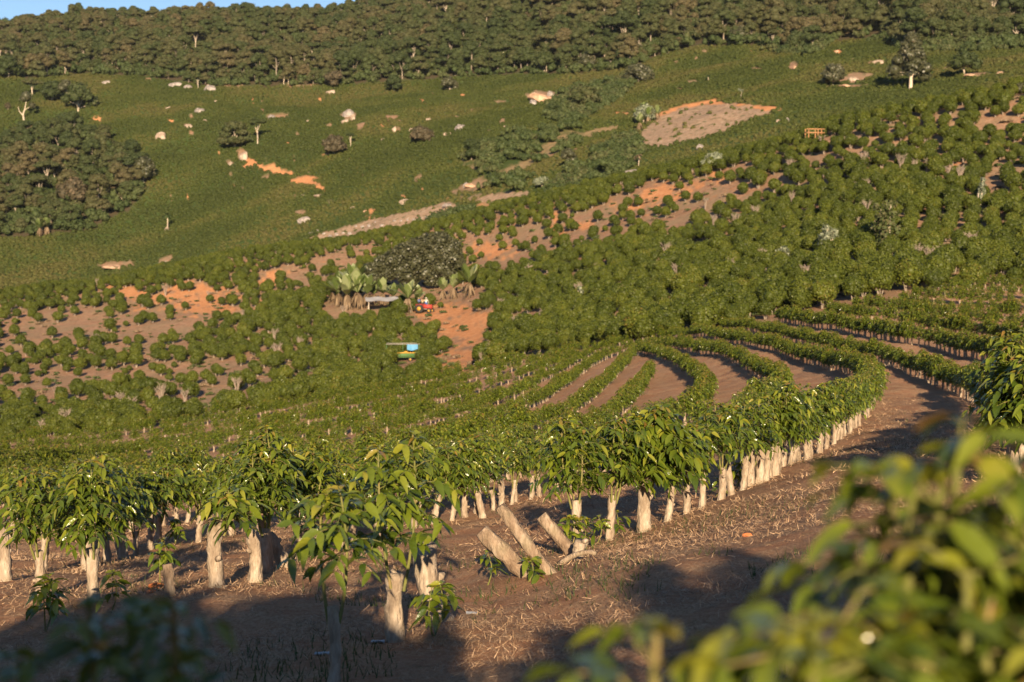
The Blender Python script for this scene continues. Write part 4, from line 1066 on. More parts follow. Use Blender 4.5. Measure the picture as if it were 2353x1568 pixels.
scatter('hill_forest', ft, pts_f, RNG.choice(7, nf_, p=[.24, .16, .24, .12, .04, .14, .06]), RNG.uniform(0, 6.28, nf_), RNG.uniform(.45, 1.3, nf_) * np.where(kn, .85, 1) * np.interp(r_[q], [800, 980], [1, .7]), 'dense dark forest over the top of the hill and the wooded knoll', 'forest')
# undergrowth between the forest trees
p_, r_, x_, y_, z_, a_, b_ = far_candidates(5.0, 6.0, 300, 1100, .5)
q = (b_ < fedge_y(a_)) & (r_ > 380) | inpoly(a_, b_, KNOLL)
scatter('forest_undergrowth', gs, np.stack([x_[q], y_[q], z_[q] - .2], 1), RNG.integers(0, 4, q.sum()), RNG.uniform(0, 6.28, q.sum()), RNG.uniform(.9, 1.8, q.sum()), 'leafy undergrowth between the forest trees', 'undergrowth')

# single trees that can be told apart: x, y of the foot, height in survey pixels, width, kind, label
def far_tree(x, y, hp, wp, kind, label, cat='tree', group=None, rmin=200, seed=0, name='tree'):
    p = at(x, y, rmin); m1 = mpp(p); H = hp * m1; W_ = wp * m1 * .5
    kw = dict(H=H, R_=W_ * .92, cs=max(.35, W_ * .13), per=80)
    cm = 'forest'
    if kind == 'round': kw.update(shape='dome', z0=.10, flat_=.85)
    if kind == 'dark': kw.update(shape='dome', z0=.12, flat_=.9, ncl=20); cm = 'olive'
    if kind == 'brown': kw.update(shape='dome', z0=.08, ncl=20, flat_=.85); cm = 'brownleaf'
    if kind == 'umbrella': kw.update(shape='flat', gaps=.2)
    if kind == 'cone': kw.update(shape='cone', z0=.24, ncl=34, per=90, gaps=.15, tr=W_ * .075, cs=.7, limbs=12); cm = 'olive'
    if kind == 'pale': kw.update(shape='dome', z0=.1); cm = 'pale'
    if kind == 'wide': kw.update(shape='dome', z0=.05, flat_=.6, ncl=26)
    kw.setdefault('tr', max(.12, W_ * .05))
    C, T = tree_parts(500 + seed, **kw)
    o = empty(name, (p[0], p[1], p[2] - .2 - (H * .14 if kind in ('round', 'dark', 'wide', 'brown') else 0))); tag(o, label, cat, group)
    C.build('crown', M[cm], o); T.build('trunk', M['palebark'], o)
    return o
G_ = 'single trees on the far slope'
FTREES = [
 (2092,204,122,98,'cone','tall lone tree with a white trunk and feathery conical crown at upper right'),
 (1915,196,58,60,'dark','round dark tree left of the tall white-trunked tree'), (2215,174,62,76,'round','broad low tree right of the tall white-trunked tree'),
 (2345,215,26,40,'dark','dark tree top at the right edge on the crest'),
 (1033,210,36,46,'dark','small round tree with a visible trunk standing alone below the forest'), (905,212,46,50,'round','leafy tree below the forest edge, left of the small round tree'),
 (768,203,46,54,'brown','greyish brown tree beside a white boulder below the forest'), (768,358,60,62,'brown','round brown tree in the middle of the far slope'),
 (805,336,34,20,'umbrella','little tree with white bare trunks right of the round brown tree'), (970,326,40,66,'brown','low brown shrub-like tree on the far slope'),
 (1083,366,54,58,'round','spreading tree at the head of the gully scrub'), (540,340,72,84,'wide','dark bushy tree clump above the pale boulder on the far slope'),
 (592,330,62,46,'umbrella','thin-crowned tree right of the dark bushy clump'), (180,255,64,90,'round','large leafy tree in the clump at upper left'),
 (120,235,54,62,'round','left tree of the clump at upper left'), (75,222,40,50,'umbrella','flat tree at the left end of the upper left clump'), (152,228,50,44,'dark','dark tree in the middle of the upper left clump'),
 (18,254,22,16,'brown','tiny bare-looking tree at the far left of the slope'), (20,180,54,66,'round','round tree at the left edge under the forest'),
 (1305,385,54,46,'dark','dark upright tree in the gully'), (1466,190,42,80,'dark','dark spreading tree at the foot of the forest right of centre'), (1340,250,60,90,'round','leafy tree above the brown rocks in the gully'),
 (1270,262,30,50,'wide','low bushy tree beside the brown rocks in the gully'), (1245,430,22,50,'pale','pale silvery bush in the gully'), (72,470,34,48,'pale','pale silvery tree in front of the wooded knoll'), (1480,285,44,60,'pale','pale grey-green clump at the left end of the cleared field'),
 (1350,158,38,56,'dark','dark tree at the forest foot with a pale trunk'), (1250,165,46,80,'round','wide crown at the forest foot left of the pale-trunked tree'),
 (2150,105,58,70,'round','rounded forest edge tree right above the tall white-trunked tree'), (1830,118,56,60,'round','forest edge tree with two pale trunks'), (1775,112,46,26,'umbrella','slim pale tree at the forest edge'),
 (1700,100,44,60,'dark','dark forest edge tree left of the slim pale tree'), (455,205,34,26,'umbrella','small pale-trunked tree between two grey rocks below the forest'),
 (1640,388,36,60,'pale','silvery palm-like bush on the crest below the cleared field'),
 (300,425,70,60,'umbrella','tree with white branching trunks on the wooded knoll'), (170,470,64,90,'brown','brown-crowned tree on the front of the wooded knoll'), (330,420,66,64,'dark','dark tree at the right end of the wooded knoll'),
]
for q_, (x, y, h, w_, kd, lb) in enumerate(FTREES):
    far_tree(x, y, h, w_, kd, lb, group=G_, seed=q_, name='pale_bush' if kd == 'pale' else 'tree')
# crooked bare tree and the palms
def palm(x, y, hp, label, seed, dead=False, cat='palm'):
    p = at(x, y, 200); m1 = mpp(p); H = hp * m1; rng = np.random.default_rng(seed)
    T, G = MB(), MB(); tube(T, [[0, 0, -.3], [.1, 0, H * .4], [0, 0, H * .72]], [H * .035, H * .028, H * .024], 7, .08, True, rng)
    for k in range(16):
        a = k * 2.4; e = rng.uniform(-.5, 1.1); d = np.array([math.cos(a) * math.cos(e), math.sin(a) * math.cos(e), math.sin(e)]); L = H * .34
        t = np.linspace(0, 1, 6)[:, None]; pth = np.array([0, 0, H * .72]) + d * L * t - UP * L * .6 * t ** 2
        sd = nrm(np.cross(d, UP)); wv = (np.array([.2, .8, 1, .9, .6, .1]) * H * .05)[:, None]
        V = np.stack([pth - sd * wv, pth + UP * .1, pth + sd * wv], 1).reshape(-1, 3)
        G.add(V, None, [[i * 3 + s_, i * 3 + s_ + 1, i * 3 + s_ + 4, i * 3 + s_ + 3] for i in range(5) for s_ in (0, 1)], rng.random())
    o = empty('palm_tree', p); tag(o, label, cat, 'palms'); T.build('trunk', M['palebark'], o); G.build('fronds', M['deadleaf'] if dead else M['shrub'], o); return o
palm(385, 527, 44, 'short palm standing alone in the green lower left of the far slope', 551)
palm(1467, 383, 34, 'palm with drooping dead brown fronds beside the gully', 552, True)
palm(1627, 190, 22, 'small bare-topped palm on the upper right far slope', 553)
p = at(55, 277, 200); m1 = mpp(p); T, C = MB(), MB(); rng = np.random.default_rng(5)
tube(T, [[0, 0, -.4], [-.3, 0, 14 * m1], [.6, 0, 24 * m1], [1.4, 0, 40 * m1]], [.5, .42, .3, .15], 7, .08, False, rng); tube(T, [[-.2, 0, 10 * m1], [-2.2, 0, 20 * m1], [-2.6, 0, 30 * m1]], [.3, .2, .08], 6, .08, False, rng)
tube(T, [[.4, 0, 22 * m1], [3.4, 0, 30 * m1]], [.25, .1], 6, .08, False, rng)
for c_, r__ in (((1.6, 0, 52 * m1), 3.2), ((.2, 0, 46 * m1), 2.2), ((4.2, 0, 33 * m1), 2.0)):
    P, d = shell(rng, c_, [r__, r__, r__ * .75], 110, -.7); add_cards(C, P, d + rng.normal(size=d.shape) * .5, rng.uniform(.4, .8, len(P)), rng.random(len(P)), rng); sphere_core(C, c_, [r__ * .7] * 3, rng)
o = empty('crooked_tree', p); tag(o, 'crooked tree with a bare white trunk and small crown at upper left', 'tree', G_); T.build('trunk', M['palebark'], o); C.build('crown', M['olive'], o)

# the big dome-shaped tree and banana plants in the middle of the picture
p = at(950, 668, 100); m1 = mpp(p)
C, T = MB(), MB(); rng = np.random.default_rng(610)
tube(T, [[0, 0, -.5], [0, 0, 3], [1, 0, 6]], [.5, .42, .3], 9, .08, False, rng)
for (x, y, r__) in [(-95, 48, 26), (-70, 62, 28), (-45, 74, 30), (-20, 88, 32), (8, 100, 32), (35, 112, 30), (62, 116, 30), (85, 100, 30), (92, 78, 26), (70, 85, 30), (40, 80, 34), (5, 66, 36), (-30, 50, 34), (-62, 40, 28), (-85, 30, 22), (-10, 34, 30), (30, 44, 34), (62, 55, 30), (80, 40, 22), (45, 24, 22), (105, 62, 18), (15, 108, 22), (50, 96, 26)]:
    for dy in (-1, 0, 1):
        c_ = np.array([x * m1, dy * 12 * m1 * rng.uniform(.6, 1.2), (y + 6) * m1]); rad = np.array([r__ * m1] * 3) * [.85, .8, .7]
        P, d = shell(rng, c_, rad, 300, -.7); add_cards(C, P, d + rng.normal(size=d.shape) * .9, rng.uniform(.25, .6, len(P)), np.clip(.2 + .45 * rng.random(len(P)) + rng.normal() * .06, 0, 1), rng); sphere_core(C, c_, rad * .6, rng, 0, .3)
        if dy <= 0 and rng.random() < .6: tube(T, [[.6, 0, 4], list((np.array([.6, 0, 4]) + c_) / 2 - [0, 0, .6]), list(c_)], [.22, .14, .06], 5, .05, False, rng)
o = empty('broad_tree', (p[0], p[1], p[2] - .6)); tag(o, 'very broad dark grey-green dome-shaped tree in the middle of the slope', 'tree'); C.build('crown', M['olive'], o); T.build('trunk', M['trunk'], o)
tr_ = far_tree(1004, 645, 52, 18, 'umbrella', 'thin bare pale sapling at the right end of the broad dark tree', rmin=100, seed=70)
def banana(x, y, hp, label, seed, rmin=100):
    p = at(x, y, rmin); H = hp * mpp(p); T, G, B = banana_parts(seed, H)
    o = empty('banana_plant', p); tag(o, label, 'banana plant', 'banana plants'); T.build('trunk', M['deadleaf'], o); G.build('leaves', M['banana'], o); B.build('dead_leaves', M['deadleaf'], o)
for q_, (x, y, h) in enumerate([(778,705,66),(798,712,74),(822,712,84),(845,708,70),(812,700,92),(765,695,52),(860,700,50),(880,702,58),(905,704,50),(790,690,62)]):
    banana(x, y, h * 1.3, 'banana plant with dead hanging leaves in the big clump left of the broad tree', 620 + q_)
for q_, (x, y, h, lb) in enumerate([(938,720,78,'banana plant with brown skirt directly behind the green trailer'),(960,712,56,'banana plant just right of the one behind the trailer'),(1018,690,52,'left banana plant of the pair right of the broad tree'),(1042,688,60,'middle banana plant right of the broad tree, with yellow leaves'),(1078,685,80,'tallest banana plant at the right end, with a thick brown skirt'),
      (92,545,46,'pale banana plant under the wooded knoll'),(108,540,40,'second pale banana plant under the wooded knoll')]):
    banana(x, y, h * 1.2, lb, 640 + q_, 100 if x > 200 else 300)
for q_, (x, y, h) in enumerate([(1470,300,50),(1490,285,48),(1510,275,42),(1480,270,44),(1462,282,38)]):
    banana(x, y, h, 'pale banana plant in the clump at the left end of the cleared field', 660 + q_, 250)

# slim pale papaya-like trees on the right slope
def papaya(x, y, hp, wp, label, seed, stems=3):
    p = at(x, y, 70); m1 = mpp(p); H = hp * m1; rng = np.random.default_rng(seed); T, C = MB(), MB()
    for q in range(stems):
        a = q * 2.1; k = wp * m1 * .32 * rng.uniform(.4, 1)
        top = np.array([math.cos(a) * k, math.sin(a) * k, H * rng.uniform(.6, .9)])
        tube(T, [[math.cos(a) * .1, math.sin(a) * .1, -.2], top * [.9, .9, .45], top], [.08, .06, .035], 6, .08, False, rng)
        for g in range(4 if hp > 60 else 2):
            c_ = top + [rng.normal() * .3, rng.normal() * .3, -g * H * .15]; n_ = 46
            d = nrm(rng.normal(size=(n_, 3)) + [0, 0, .2]); P = c_ + d * rng.uniform(.25, .9, (n_, 1)) * wp * m1 * .32
            add_cards(C, P, d + rng.normal(size=d.shape) * .5, rng.uniform(.22, .45, n_), rng.random(n_), rng)
    o = empty('pale_tree', p); tag(o, label, 'tree', 'slim pale trees on the right slope'); T.build('trunk', M['palebark'], o); C.build('crown', M['shrub'] if stems > 4 else M['pale'], o)
papaya(2030, 585, 125, 46, 'tallest slim pale tree rising over the bushes on the right slope', 701, 6)
papaya(1902, 598, 82, 42, 'slim tree with several pale stems left of the tallest slim tree', 702, 4)
papaya(1795, 610, 42, 34, 'small pale-leaved tree left of the slim tree with several stems', 703, 3)
papaya(2250, 480, 72, 26, 'forked bare pale tree near the right edge', 704, 2)
papaya(2095, 620, 32, 30, 'two short pale stems at the upper end of the bare patch', 705, 2)
papaya(1326, 700, 52, 20, 'single thin pale tree above the dirt patch in mid slope', 706, 1)
papaya(1700, 225, 24, 16, 'tiny pale tree on the upper far slope', 707, 1)

# ------------------------------------------------------------------ rocks
RK = [(405,193,36,14,'greyrock'),(432,200,22,10,'greyrock'),(484,203,36,16,'greyrock'),(246,188,24,10,'greyrock'),(760,211,24,12,'rock'),(371,313,26,16,'rock'),(433,289,24,12,'rock'),(387,248,16,8,'rock'),(460,254,34,12,'greyrock'),(470,277,14,8,'rock'),
 (495,232,10,7,'rock'),(625,268,22,10,'greyrock'),(800,258,30,24,'greyrock'),(793,278,18,14,'rock'),(812,270,12,12,'rock'),(708,277,10,5,'rock'),(906,296,12,16,'rock'),(946,299,12,8,'rock'),(985,274,18,8,'rock'),(1035,276,14,7,'rock'),(1060,292,38,14,'greyrock'),
 (1028,307,26,10,'rock'),(560,358,22,26,'rock'),(530,376,16,8,'rock'),(697,447,12,6,'rock'),(733,449,26,8,'rock'),(763,463,18,6,'greyrock'),(700,504,36,20,'greyrock'),(810,477,14,8,'rock'),(932,464,30,10,'rock'),(840,485,12,10,'tanrock'),(1240,222,60,26,'tanrock'),(1225,236,26,16,'greyrock'),
 (1960,181,32,12,'rock'),(1945,196,20,8,'tanrock'),(2020,143,30,8,'rock'),(2062,226,16,7,'greyrock'),(1827,155,12,14,'tanrock'),(1923,118,12,8,'tanrock'),(2300,168,20,12,'tanrock'),(2235,173,40,10,'tanrock'),(1610,337,28,12,'greyrock'),(1788,277,12,8,'rock'),(1810,275,10,10,'greyrock'),(1820,326,8,8,'greyrock'),
 (262,612,60,14,'tanrock'),(378,603,28,12,'rock'),(384,527,12,8,'rock'),(1455,392,40,10,'greyrock'),(1558,424,18,8,'greyrock'),(1030,470,36,8,'greyrock'),(1080,425,30,14,'tanrock'),(1730,121,10,5,'tanrock'),(1265,215,20,14,'greyrock'),(1070,423,14,16,'greyrock'),(880,320,10,8,'rock'),(1160,292,12,6,'rock'),(1225,213,14,5,'rock')]
RK += [(float(x), float(560 - (x - 700) * .17 - RNG.uniform(6, 24)), RNG.uniform(6, 14), RNG.uniform(4, 8), 'greyrock') for x in np.linspace(715, 1025, 22)]
rmesh = {m_: [rock_mesh(800 + k + 10 * j_, M[m_], [.5, .6, .7][k]) for k in range(3)] for j_, m_ in enumerate(('rock', 'greyrock', 'tanrock'))}
NM = {'rock': 'pale', 'greyrock': 'grey', 'tanrock': 'tan'}
SPECIAL = {(371,313): 'pale rounded boulder left of the dark bushy clump', (560,358): 'upright pale boulder under the dark bushy clump', (700,504): 'large dark flat boulder with a tan face in the lower far slope', (800,258): 'big grey boulder on top of the pile of rocks', (733,449): 'long low white rock below the orange gully', (405,193): 'grey slab right under the forest at upper left', (484,203): 'grey slab beside the small pale-trunked tree'}
for q_, (x, y, wp, hp_, mt) in enumerate(RK):
    p = at(x, y + hp_ * .4, 200); m1 = mpp(p)
    o = bpy.data.objects.new('boulder', rmesh[mt][q_ % 3]); col.objects.link(o)
    o.location = p; o.rotation_euler = (0, 0, RNG.uniform(-.5, .5)); o.scale = (wp * m1 * 1.0, wp * m1 * .8, hp_ * m1 * 2.1)
    where = 'at the left under the forest' if x < 520 else 'in the stony strip' if hp_ < 9 and 510 < y < 560 and x > 700 else 'around the orange gully' if x < 760 else 'in the middle of the far slope' if x < 1150 else 'in the wild gully' if x < 1600 else 'on the upper right far slope'
    tag(o, SPECIAL.get((x, y), '%s boulder %s' % (NM[mt], where)), 'boulder', 'boulders on the far slope')

# ------------------------------------------------------------------ vehicles, shelter, frame
def wheel(parent, name, c, r, w_, mi='rubber'):
    b = MB(); rng = np.random.default_rng(1)
    tube(b, [[c[0], c[1] - w_ / 2, c[2]], [c[0], c[1] - w_ * .3, c[2]], [c[0], c[1] + w_ * .3, c[2]], [c[0], c[1] + w_ / 2, c[2]]], [r * .9, r, r, r * .9], 16, 0, True)
    o = b.build('wheel', M['rubber'], parent)
    b2 = MB(); tube(b2, [[c[0], c[1] - w_ * .56, c[2]], [c[0], c[1] + w_ * .56, c[2]]], [r * .45, r * .45], 12, 0, True); b2.build('rim', M['yellow_paint'], o)
def trailer(x, y, L, label, tall=False, rz=0.0):
    p = at(x, y, 90); o = empty('farm_trailer', p, rz); tag(o, label, 'trailer'); o.scale = (.82, .82, .82)
    b = MB(); box(b, (0, 0, .72), (L, 1.9, .10)); box(b, (0, -.95, 1.05), (L, .06, .56)); box(b, (0, .95, 1.05), (L, .06, .56)); box(b, (-L / 2 + .03, 0, 1.05), (.06, 1.84, .56)); box(b, (L / 2 - .03, 0, 1.05), (.06, 1.84, .56)); b.build('bed', M['green_paint'], o)
    b = MB(); box(b, (0, -.96, 1.42), (L + .06, .10, .16)); box(b, (0, .96, 1.42), (L + .06, .10, .16)); b.build('rail', M['yellow_paint'], o)
    b = MB(); box(b, (0, 0, .60), (L * .9, .5, .12)); box(b, (L / 2 + .5, 0, .58), (1.1, .10, .10)); b.build('chassis', M['steel'], o)
    if tall:
        for sx in (-1, 0, 1):
            for sy in (-1, 1):
                b = MB(); box(b, (sx * (L / 2 - .06), sy * .9, 2.1), (.09, .09, 1.25)); b.build('post', M['green_paint'], o)
        b = MB(); box(b, (0, -.9, 2.76), (L, .08, .08)); box(b, (0, .9, 2.76), (L, .08, .08)); box(b, (-L / 2 + .05, 0, 2.77), (.08, 1.8, .08)); box(b, (L / 2 - .05, 0, 2.77), (.08, 1.8, .08)); b.build('roof_frame', M['steel'], o)
    for sx in (-.22, .22):
        for sy in (-1, 1): wheel(o, 'wheel', (sx * L, sy * .8, .36), .36, .22)
    return o, p
T1, p1 = trailer(926, 830, 5.2, 'green farm trailer with a yellow rail, posts and an open roof frame', True, .08)
# blue sheet hung in the frame
b = MB(); gx, gy = np.meshgrid(np.linspace(0, 1, 12), np.linspace(0, 1, 8), indexing='ij')
V = np.stack([gx * 1.7, .10 * np.sin(gx * 9) * (gy) - .05 * gx, -gy * (.85 + .15 * np.sin(gx * 4))], -1).reshape(-1, 3)
f = [[i * 8 + j, (i + 1) * 8 + j, (i + 1) * 8 + j + 1, i * 8 + j + 1] for i in range(11) for j in range(7)]
b.add(V, None, f); b.add(V + [0, .35, .02], None, f)
o = b.build('blue_tarpaulin', M['blue_sheet'], loc=(p1[0] + .6, p1[1] - .86, p1[2] + 2.25)); o.scale = (.8, .8, .8); tag(o, 'bright blue sheet hanging at the right end of the trailer frame', 'tarpaulin')
T2, p2 = trailer(948, 717, 5.0, 'green farm trailer with a yellow rail hitched to the red tractor', False, -.12)
# tractor
p = at(974, 719, 90); o = empty('red_tractor', p, -.35); tag(o, 'small red tractor pulling the trailer on the dirt track', 'tractor')
b = MB(); box(b, (.55, 0, 1.05), (1.7, .75, .6)); box(b, (1.35, 0, 1.0), (.12, .78, .72)); b.build('hood', M['red_paint'], o)
b = MB(); box(b, (-.55, -.72, 1.38), (1.1, .34, .08)); box(b, (-.55, .72, 1.38), (1.1, .34, .08)); box(b, (-.98, -.72, 1.2), (.08, .34, .34)); box(b, (-.98, .72, 1.2), (.08, .34, .34)); b.build('fender', M['red_paint'], o)
b = MB(); box(b, (-.5, 0, 1.15), (.5, .5, .12)); box(b, (-.74, 0, 1.42), (.1, .5, .42)); b.build('seat', M['rubber'], o)
b = MB(); tube(b, [[.7, .2, 1.3], [.7, .2, 2.0]], [.05, .05], 8); b.build('exhaust', M['steel'], o)
b = MB(); tube(b, [[.0, 0, 1.2], [-.12, 0, 1.55]], [.03, .03], 6); tube(b, [[-.12, .2 * math.sin(0), 1.5]] + [[-.14, .2 * math.cos(a), 1.56 + .2 * math.sin(a)] for a in np.linspace(0, 6.28, 12)], .02, 5); b.build('steering_wheel', M['rubber'], o)
b = MB(); box(b, (.1, 0, .75), (2.2, .45, .35)); b.build('chassis', M['steel'], o)
for (c_, r__, w_) in (((-.5, -.72, .72), .72, .34), ((-.5, .72, .72), .72, .34), ((1.15, -.62, .42), .42, .24), ((1.15, .62, .42), .42, .24)): wheel(o, 'wheel', c_, r__, w_)

# people
def person(loc, rz, H, pose, top, bottom, label, hat=None):
    """one continuous skinned body; pose: 'stand' or 'sit'; hair and clothes are children"""
    s = H / 1.75
    J = {}
    if pose == 'sit':
        J = dict(pel=(0, 0, .45), chest=(0, -.04, .85), neck=(0, -.03, 1.02), head=(0, 0, 1.16), crown=(0, 0, 1.27), hl=(-.1, 0, .45), kl=(-.12, .42, .50), al=(-.12, .44, .10), tl=(-.12, .60, .05),
                 hr=(.1, 0, .45), kr=(.12, .42, .50), ar=(.12, .44, .10), tr=(.12, .60, .05), sl=(-.19, -.03, .94), el=(-.25, .10, .70), wl=(-.14, .30, .58), sr=(.19, -.03, .94), er=(.25, .10, .70), wr=(.14, .30, .58))
    else:
        J = dict(pel=(0, 0, .93), chest=(0, -.01, 1.28), neck=(0, -.01, 1.48), head=(0, .02, 1.60), crown=(0, .01, 1.70), hl=(-.1, 0, .90), kl=(-.11, .02, .50), al=(-.12, -.02, .09), tl=(-.13, .14, .03),
                 hr=(.1, 0, .90), kr=(.12, .02, .50), ar=(.13, -.02, .09), tr=(.14, .14, .03), sl=(-.19, -.01, 1.40), el=(-.30, .10, 1.15), wl=(-.11, .26, 1.36), sr=(.19, -.01, 1.40), er=(.30, .10, 1.15), wr=(.11, .26, 1.36))
    rad = dict(pel=.145, chest=.15, neck=.058, head=.098, crown=.075, h=.10, k=.062, a=.042, t=.035, s=.062, e=.045, w=.030)
    names = list(J); E = [('pel', 'chest'), ('chest', 'neck'), ('neck', 'head'), ('head', 'crown')]
    for q in 'lr': E += [('pel', 'h' + q), ('h' + q, 'k' + q), ('k' + q, 'a' + q), ('a' + q, 't' + q), ('chest', 's' + q), ('s' + q, 'e' + q), ('e' + q, 'w' + q)]
    rr = {nm: rad[nm if nm in rad else nm[0]] for nm in names}
    # fingers and thumb
    for q, sg in (('l', 1), ('r', -1)):
        wv = np.array(J['w' + q]); ev = np.array(J['e' + q]); d = nrm(wv - ev); pal = wv + d * .05
        J['p' + q] = tuple(pal); rr['p' + q] = .026; E.append(('w' + q, 'p' + q))
        sd = nrm(np.cross(d, UP)); 
        for g, (o_, l_) in enumerate(((-.03, .055), (-.01, .07), (.01, .075), (.03, .06))):
            b0 = pal + sd * o_ + d * .03; b1 = b0 + d * l_ * .6 - UP * .015; b2 = b1 + d * l_ * .3 - UP * .03
            for k_, (nm, v_) in enumerate(((f'f{q}{g}a', b0), (f'f{q}{g}b', b1), (f'f{q}{g}c', b2))): J[nm] = tuple(v_); rr[nm] = .0095
            E += [('p' + q, f'f{q}{g}a'), (f'f{q}{g}a', f'f{q}{g}b'), (f'f{q}{g}b', f'f{q}{g}c')]
        t0 = pal + sd * sg * .035; t1 = t0 + sd * sg * .02 + d * .04 - UP * .01
        J['u' + q] = tuple(t0); J['v' + q] = tuple(t1); rr['u' + q] = .012; rr['v' + q] = .010; E += [('p' + q, 'u' + q), ('u' + q, 'v' + q)]
    names = list(J)
    def skin(name, nodes, mt, grow=0.0, parent=None):
        ix = {nm: i for i, nm in enumerate(nodes)}
        me = bpy.data.meshes.new(name); me.from_pydata([J[nm] for nm in nodes], [(ix[a], ix[b_]) for a, b_ in E if a in ix and b_ in ix], []); me.materials.append(M[mt])
        ob = bpy.data.objects.new(name, me); col.objects.link(ob)
        sk = ob.modifiers.new('skin', 'SKIN')
        for i, nm in enumerate(nodes): me.skin_vertices[0].data[i].radius = (rr[nm] + grow,) * 2
        me.skin_vertices[0].data[0].use_root = True
        ob.modifiers.new('sub', 'SUBSURF').levels = 2; ob.modifiers['sub'].render_levels = 2
        if parent: ob.parent = parent
        return ob
    body = skin('person', names, 'skin')
    body.location = loc; body.rotation_euler = (0, 0, rz); body.scale = (s, s, s)
    skin('shirt', ['pel', 'chest', 'sl', 'el', 'sr', 'er'], top, .022, body)
    skin('trousers', ['pel', 'hl', 'kl', 'al', 'hr', 'kr', 'ar'], bottom, .02, body)
    h = np.array(J['head']); c = np.array(J['crown'])
    hb = MB(); rng = np.random.default_rng(3); sphere_core(hb, (c + h) / 2 + [0, -.025, .02], [.108, .115, .10], rng, 0, .5, 12, 8); hb.build('hair', M['hair'], body)
    fb_ = MB()
    for sx in (-.034, .034): sphere_core(fb_, h + [sx, .088, .035], [.013, .010, .010], rng, 0, .5, 8, 6)
    tube(fb_, [h + [-.025, .092, -.035], h + [.025, .092, -.035]], [.007, .007], 6); fb_.build('eyes_and_mouth', M['hair'], body)
    nb = MB(); tube(nb, [h + [0, .09, .03], h + [0, .115, -.005]], [.008, .016], 7)
    for sx in (-.1, .1): sphere_core(nb, h + [sx, .005, .01], [.014, .025, .035], rng, 0, .5, 8, 6)
    nb.build('nose_and_ears', M['skin'], body)
    if hat:
        b = MB(); tube(b, [c + [0, 0, -.02], c + [0, 0, .0], c + [0, 0, .03], c + [0, 0, .09]], [.20, .20, .10, .08], 14, 0, True); b.build('hat', M[hat], body)
    return tag(body, label, 'person')
def on_trailer(dx, dy=0): 
    c, s_ = math.cos(-.12), math.sin(-.12); return (p2[0] + dx * c - dy * s_, p2[1] + dx * s_ + dy * c, p2[2] + .64)
person(on_trailer(.2), 3.0, 1.7, 'stand', 'cloth_white', 'cloth_dark', 'person in a white shirt riding on the green trailer by the tractor')
person(on_trailer(1.0, .2), 2.6, 1.68, 'stand', 'cloth_blue', 'cloth_dark', 'person in a blue shirt riding on the green trailer', 'cloth_tan')
person(on_trailer(1.7, -.2), 3.4, 1.66, 'stand', 'cloth_tan', 'cloth_dark', 'person in tan clothes riding at the front end of the trailer')
person(on_trailer(2.2, .3), 3.1, 1.7, 'stand', 'cloth_white', 'cloth_blue', 'person with a pale hat riding nearest the tractor', 'cloth_white')
# the photographer, close behind the camera: only the shadow reaches the picture
person((-.16, -.34, float(ground(-.16, -.34)[0]) - .02), 0, 1.88, 'stand', 'cloth_dark', 'cloth_dark', 'photographer whose long shadow falls on the bare soil')

# pale sheet shelter beside the bananas
p = at(878, 718, 90); o = empty('field_shelter', p, .15); tag(o, 'low shelter with a whitish sheet roof beside the banana clump', 'shelter')
for sx in (-1, 1):
    for sy in (-1, 1): b = MB(); tube(b, [[sx * 2.2, sy * 1.1, -.1], [sx * 2.2, sy * 1.1, 2.1 + .2 * sy]], [.07, .06], 7, .06); b.build('post', M['palebark'], o)
b = MB(); gx, gy = np.meshgrid(np.linspace(-2.7, 2.7, 14), np.linspace(-1.4, 1.4, 8), indexing='ij'); V = np.stack([gx, gy, 2.22 + gy * .18 + .07 * np.sin(gx * 2.3) * np.cos(gy * 2)], -1).reshape(-1, 3)
f = [[i * 8 + j, (i + 1) * 8 + j, (i + 1) * 8 + j + 1, i * 8 + j + 1] for i in range(13) for j in range(7)]
b.add(V, None, f); b.add(V - [0, 0, .03], None, f); b.build('roof_sheet', M['white_sheet'], o)
# wooden frame on the crest
p = at(1868, 334, 120); o = empty('wooden_frame', p, .2); tag(o, 'orange wooden frame of posts and rails on the crest of the slope', 'wooden frame')
for (x, y) in ((-1.0, -.6), (.1, -.6), (1.1, -.6), (-1.0, .7), (1.1, .7)):
    b = MB(); box(b, (x, y, 1.2), (.14, .14, 2.7)); b.build('post', M['plank'], o)
for k, z in enumerate((2.45, 1.9)):
    b = MB(); box(b, (.1, -.74, z), (3.0, .10, .16)); b.build('rail', M['plank'], o)

# ------------------------------------------------------------------ unseen shrubs behind the camera; mature bushes and slender one added for their shadows
for k, (x, y, s, lb) in enumerate([(-1.25, -2.6, 1.28, 'added unseen coffee bush just behind the camera, shading the left foreground'), (-2.7, -3.2, 1.38, 'taller added unseen coffee bush behind the camera at the left'),
                                   (-4.5, -2.8, 1.05, 'outermost added unseen coffee bush behind the camera at the left')]):
    mature(k, x, y, s, lb, group='added coffee bushes behind the camera')  # stand-ins for an unknown caster of the broad left shadow
for q_, (x, y, h, lb) in enumerate([(-.20, -2.4, 2.7, 'added unseen slender'), (1.55, -1.8, 2.95, 'bushy'), (2.2, -1.9, 3.1, 'tallest'), (3.0, -2.0, 2.9, 'outermost')]):  # the slender one is added to cast a person-like shadow
    z = float(ground(x, y)[0]); make_plant('%s tall coffee shrub uphill of the camera, shading the grass' % lb, 'coffee shrub', coffee_plant(880 + q_, H=h, sh=.4, spread=.24 if x < 1 else .5, shoots=3 if x < 1 else 4, z0=1.3, leafL=.15), 'coffee shrubs beside the camera', (x, y, z), 'coffee_shrub')

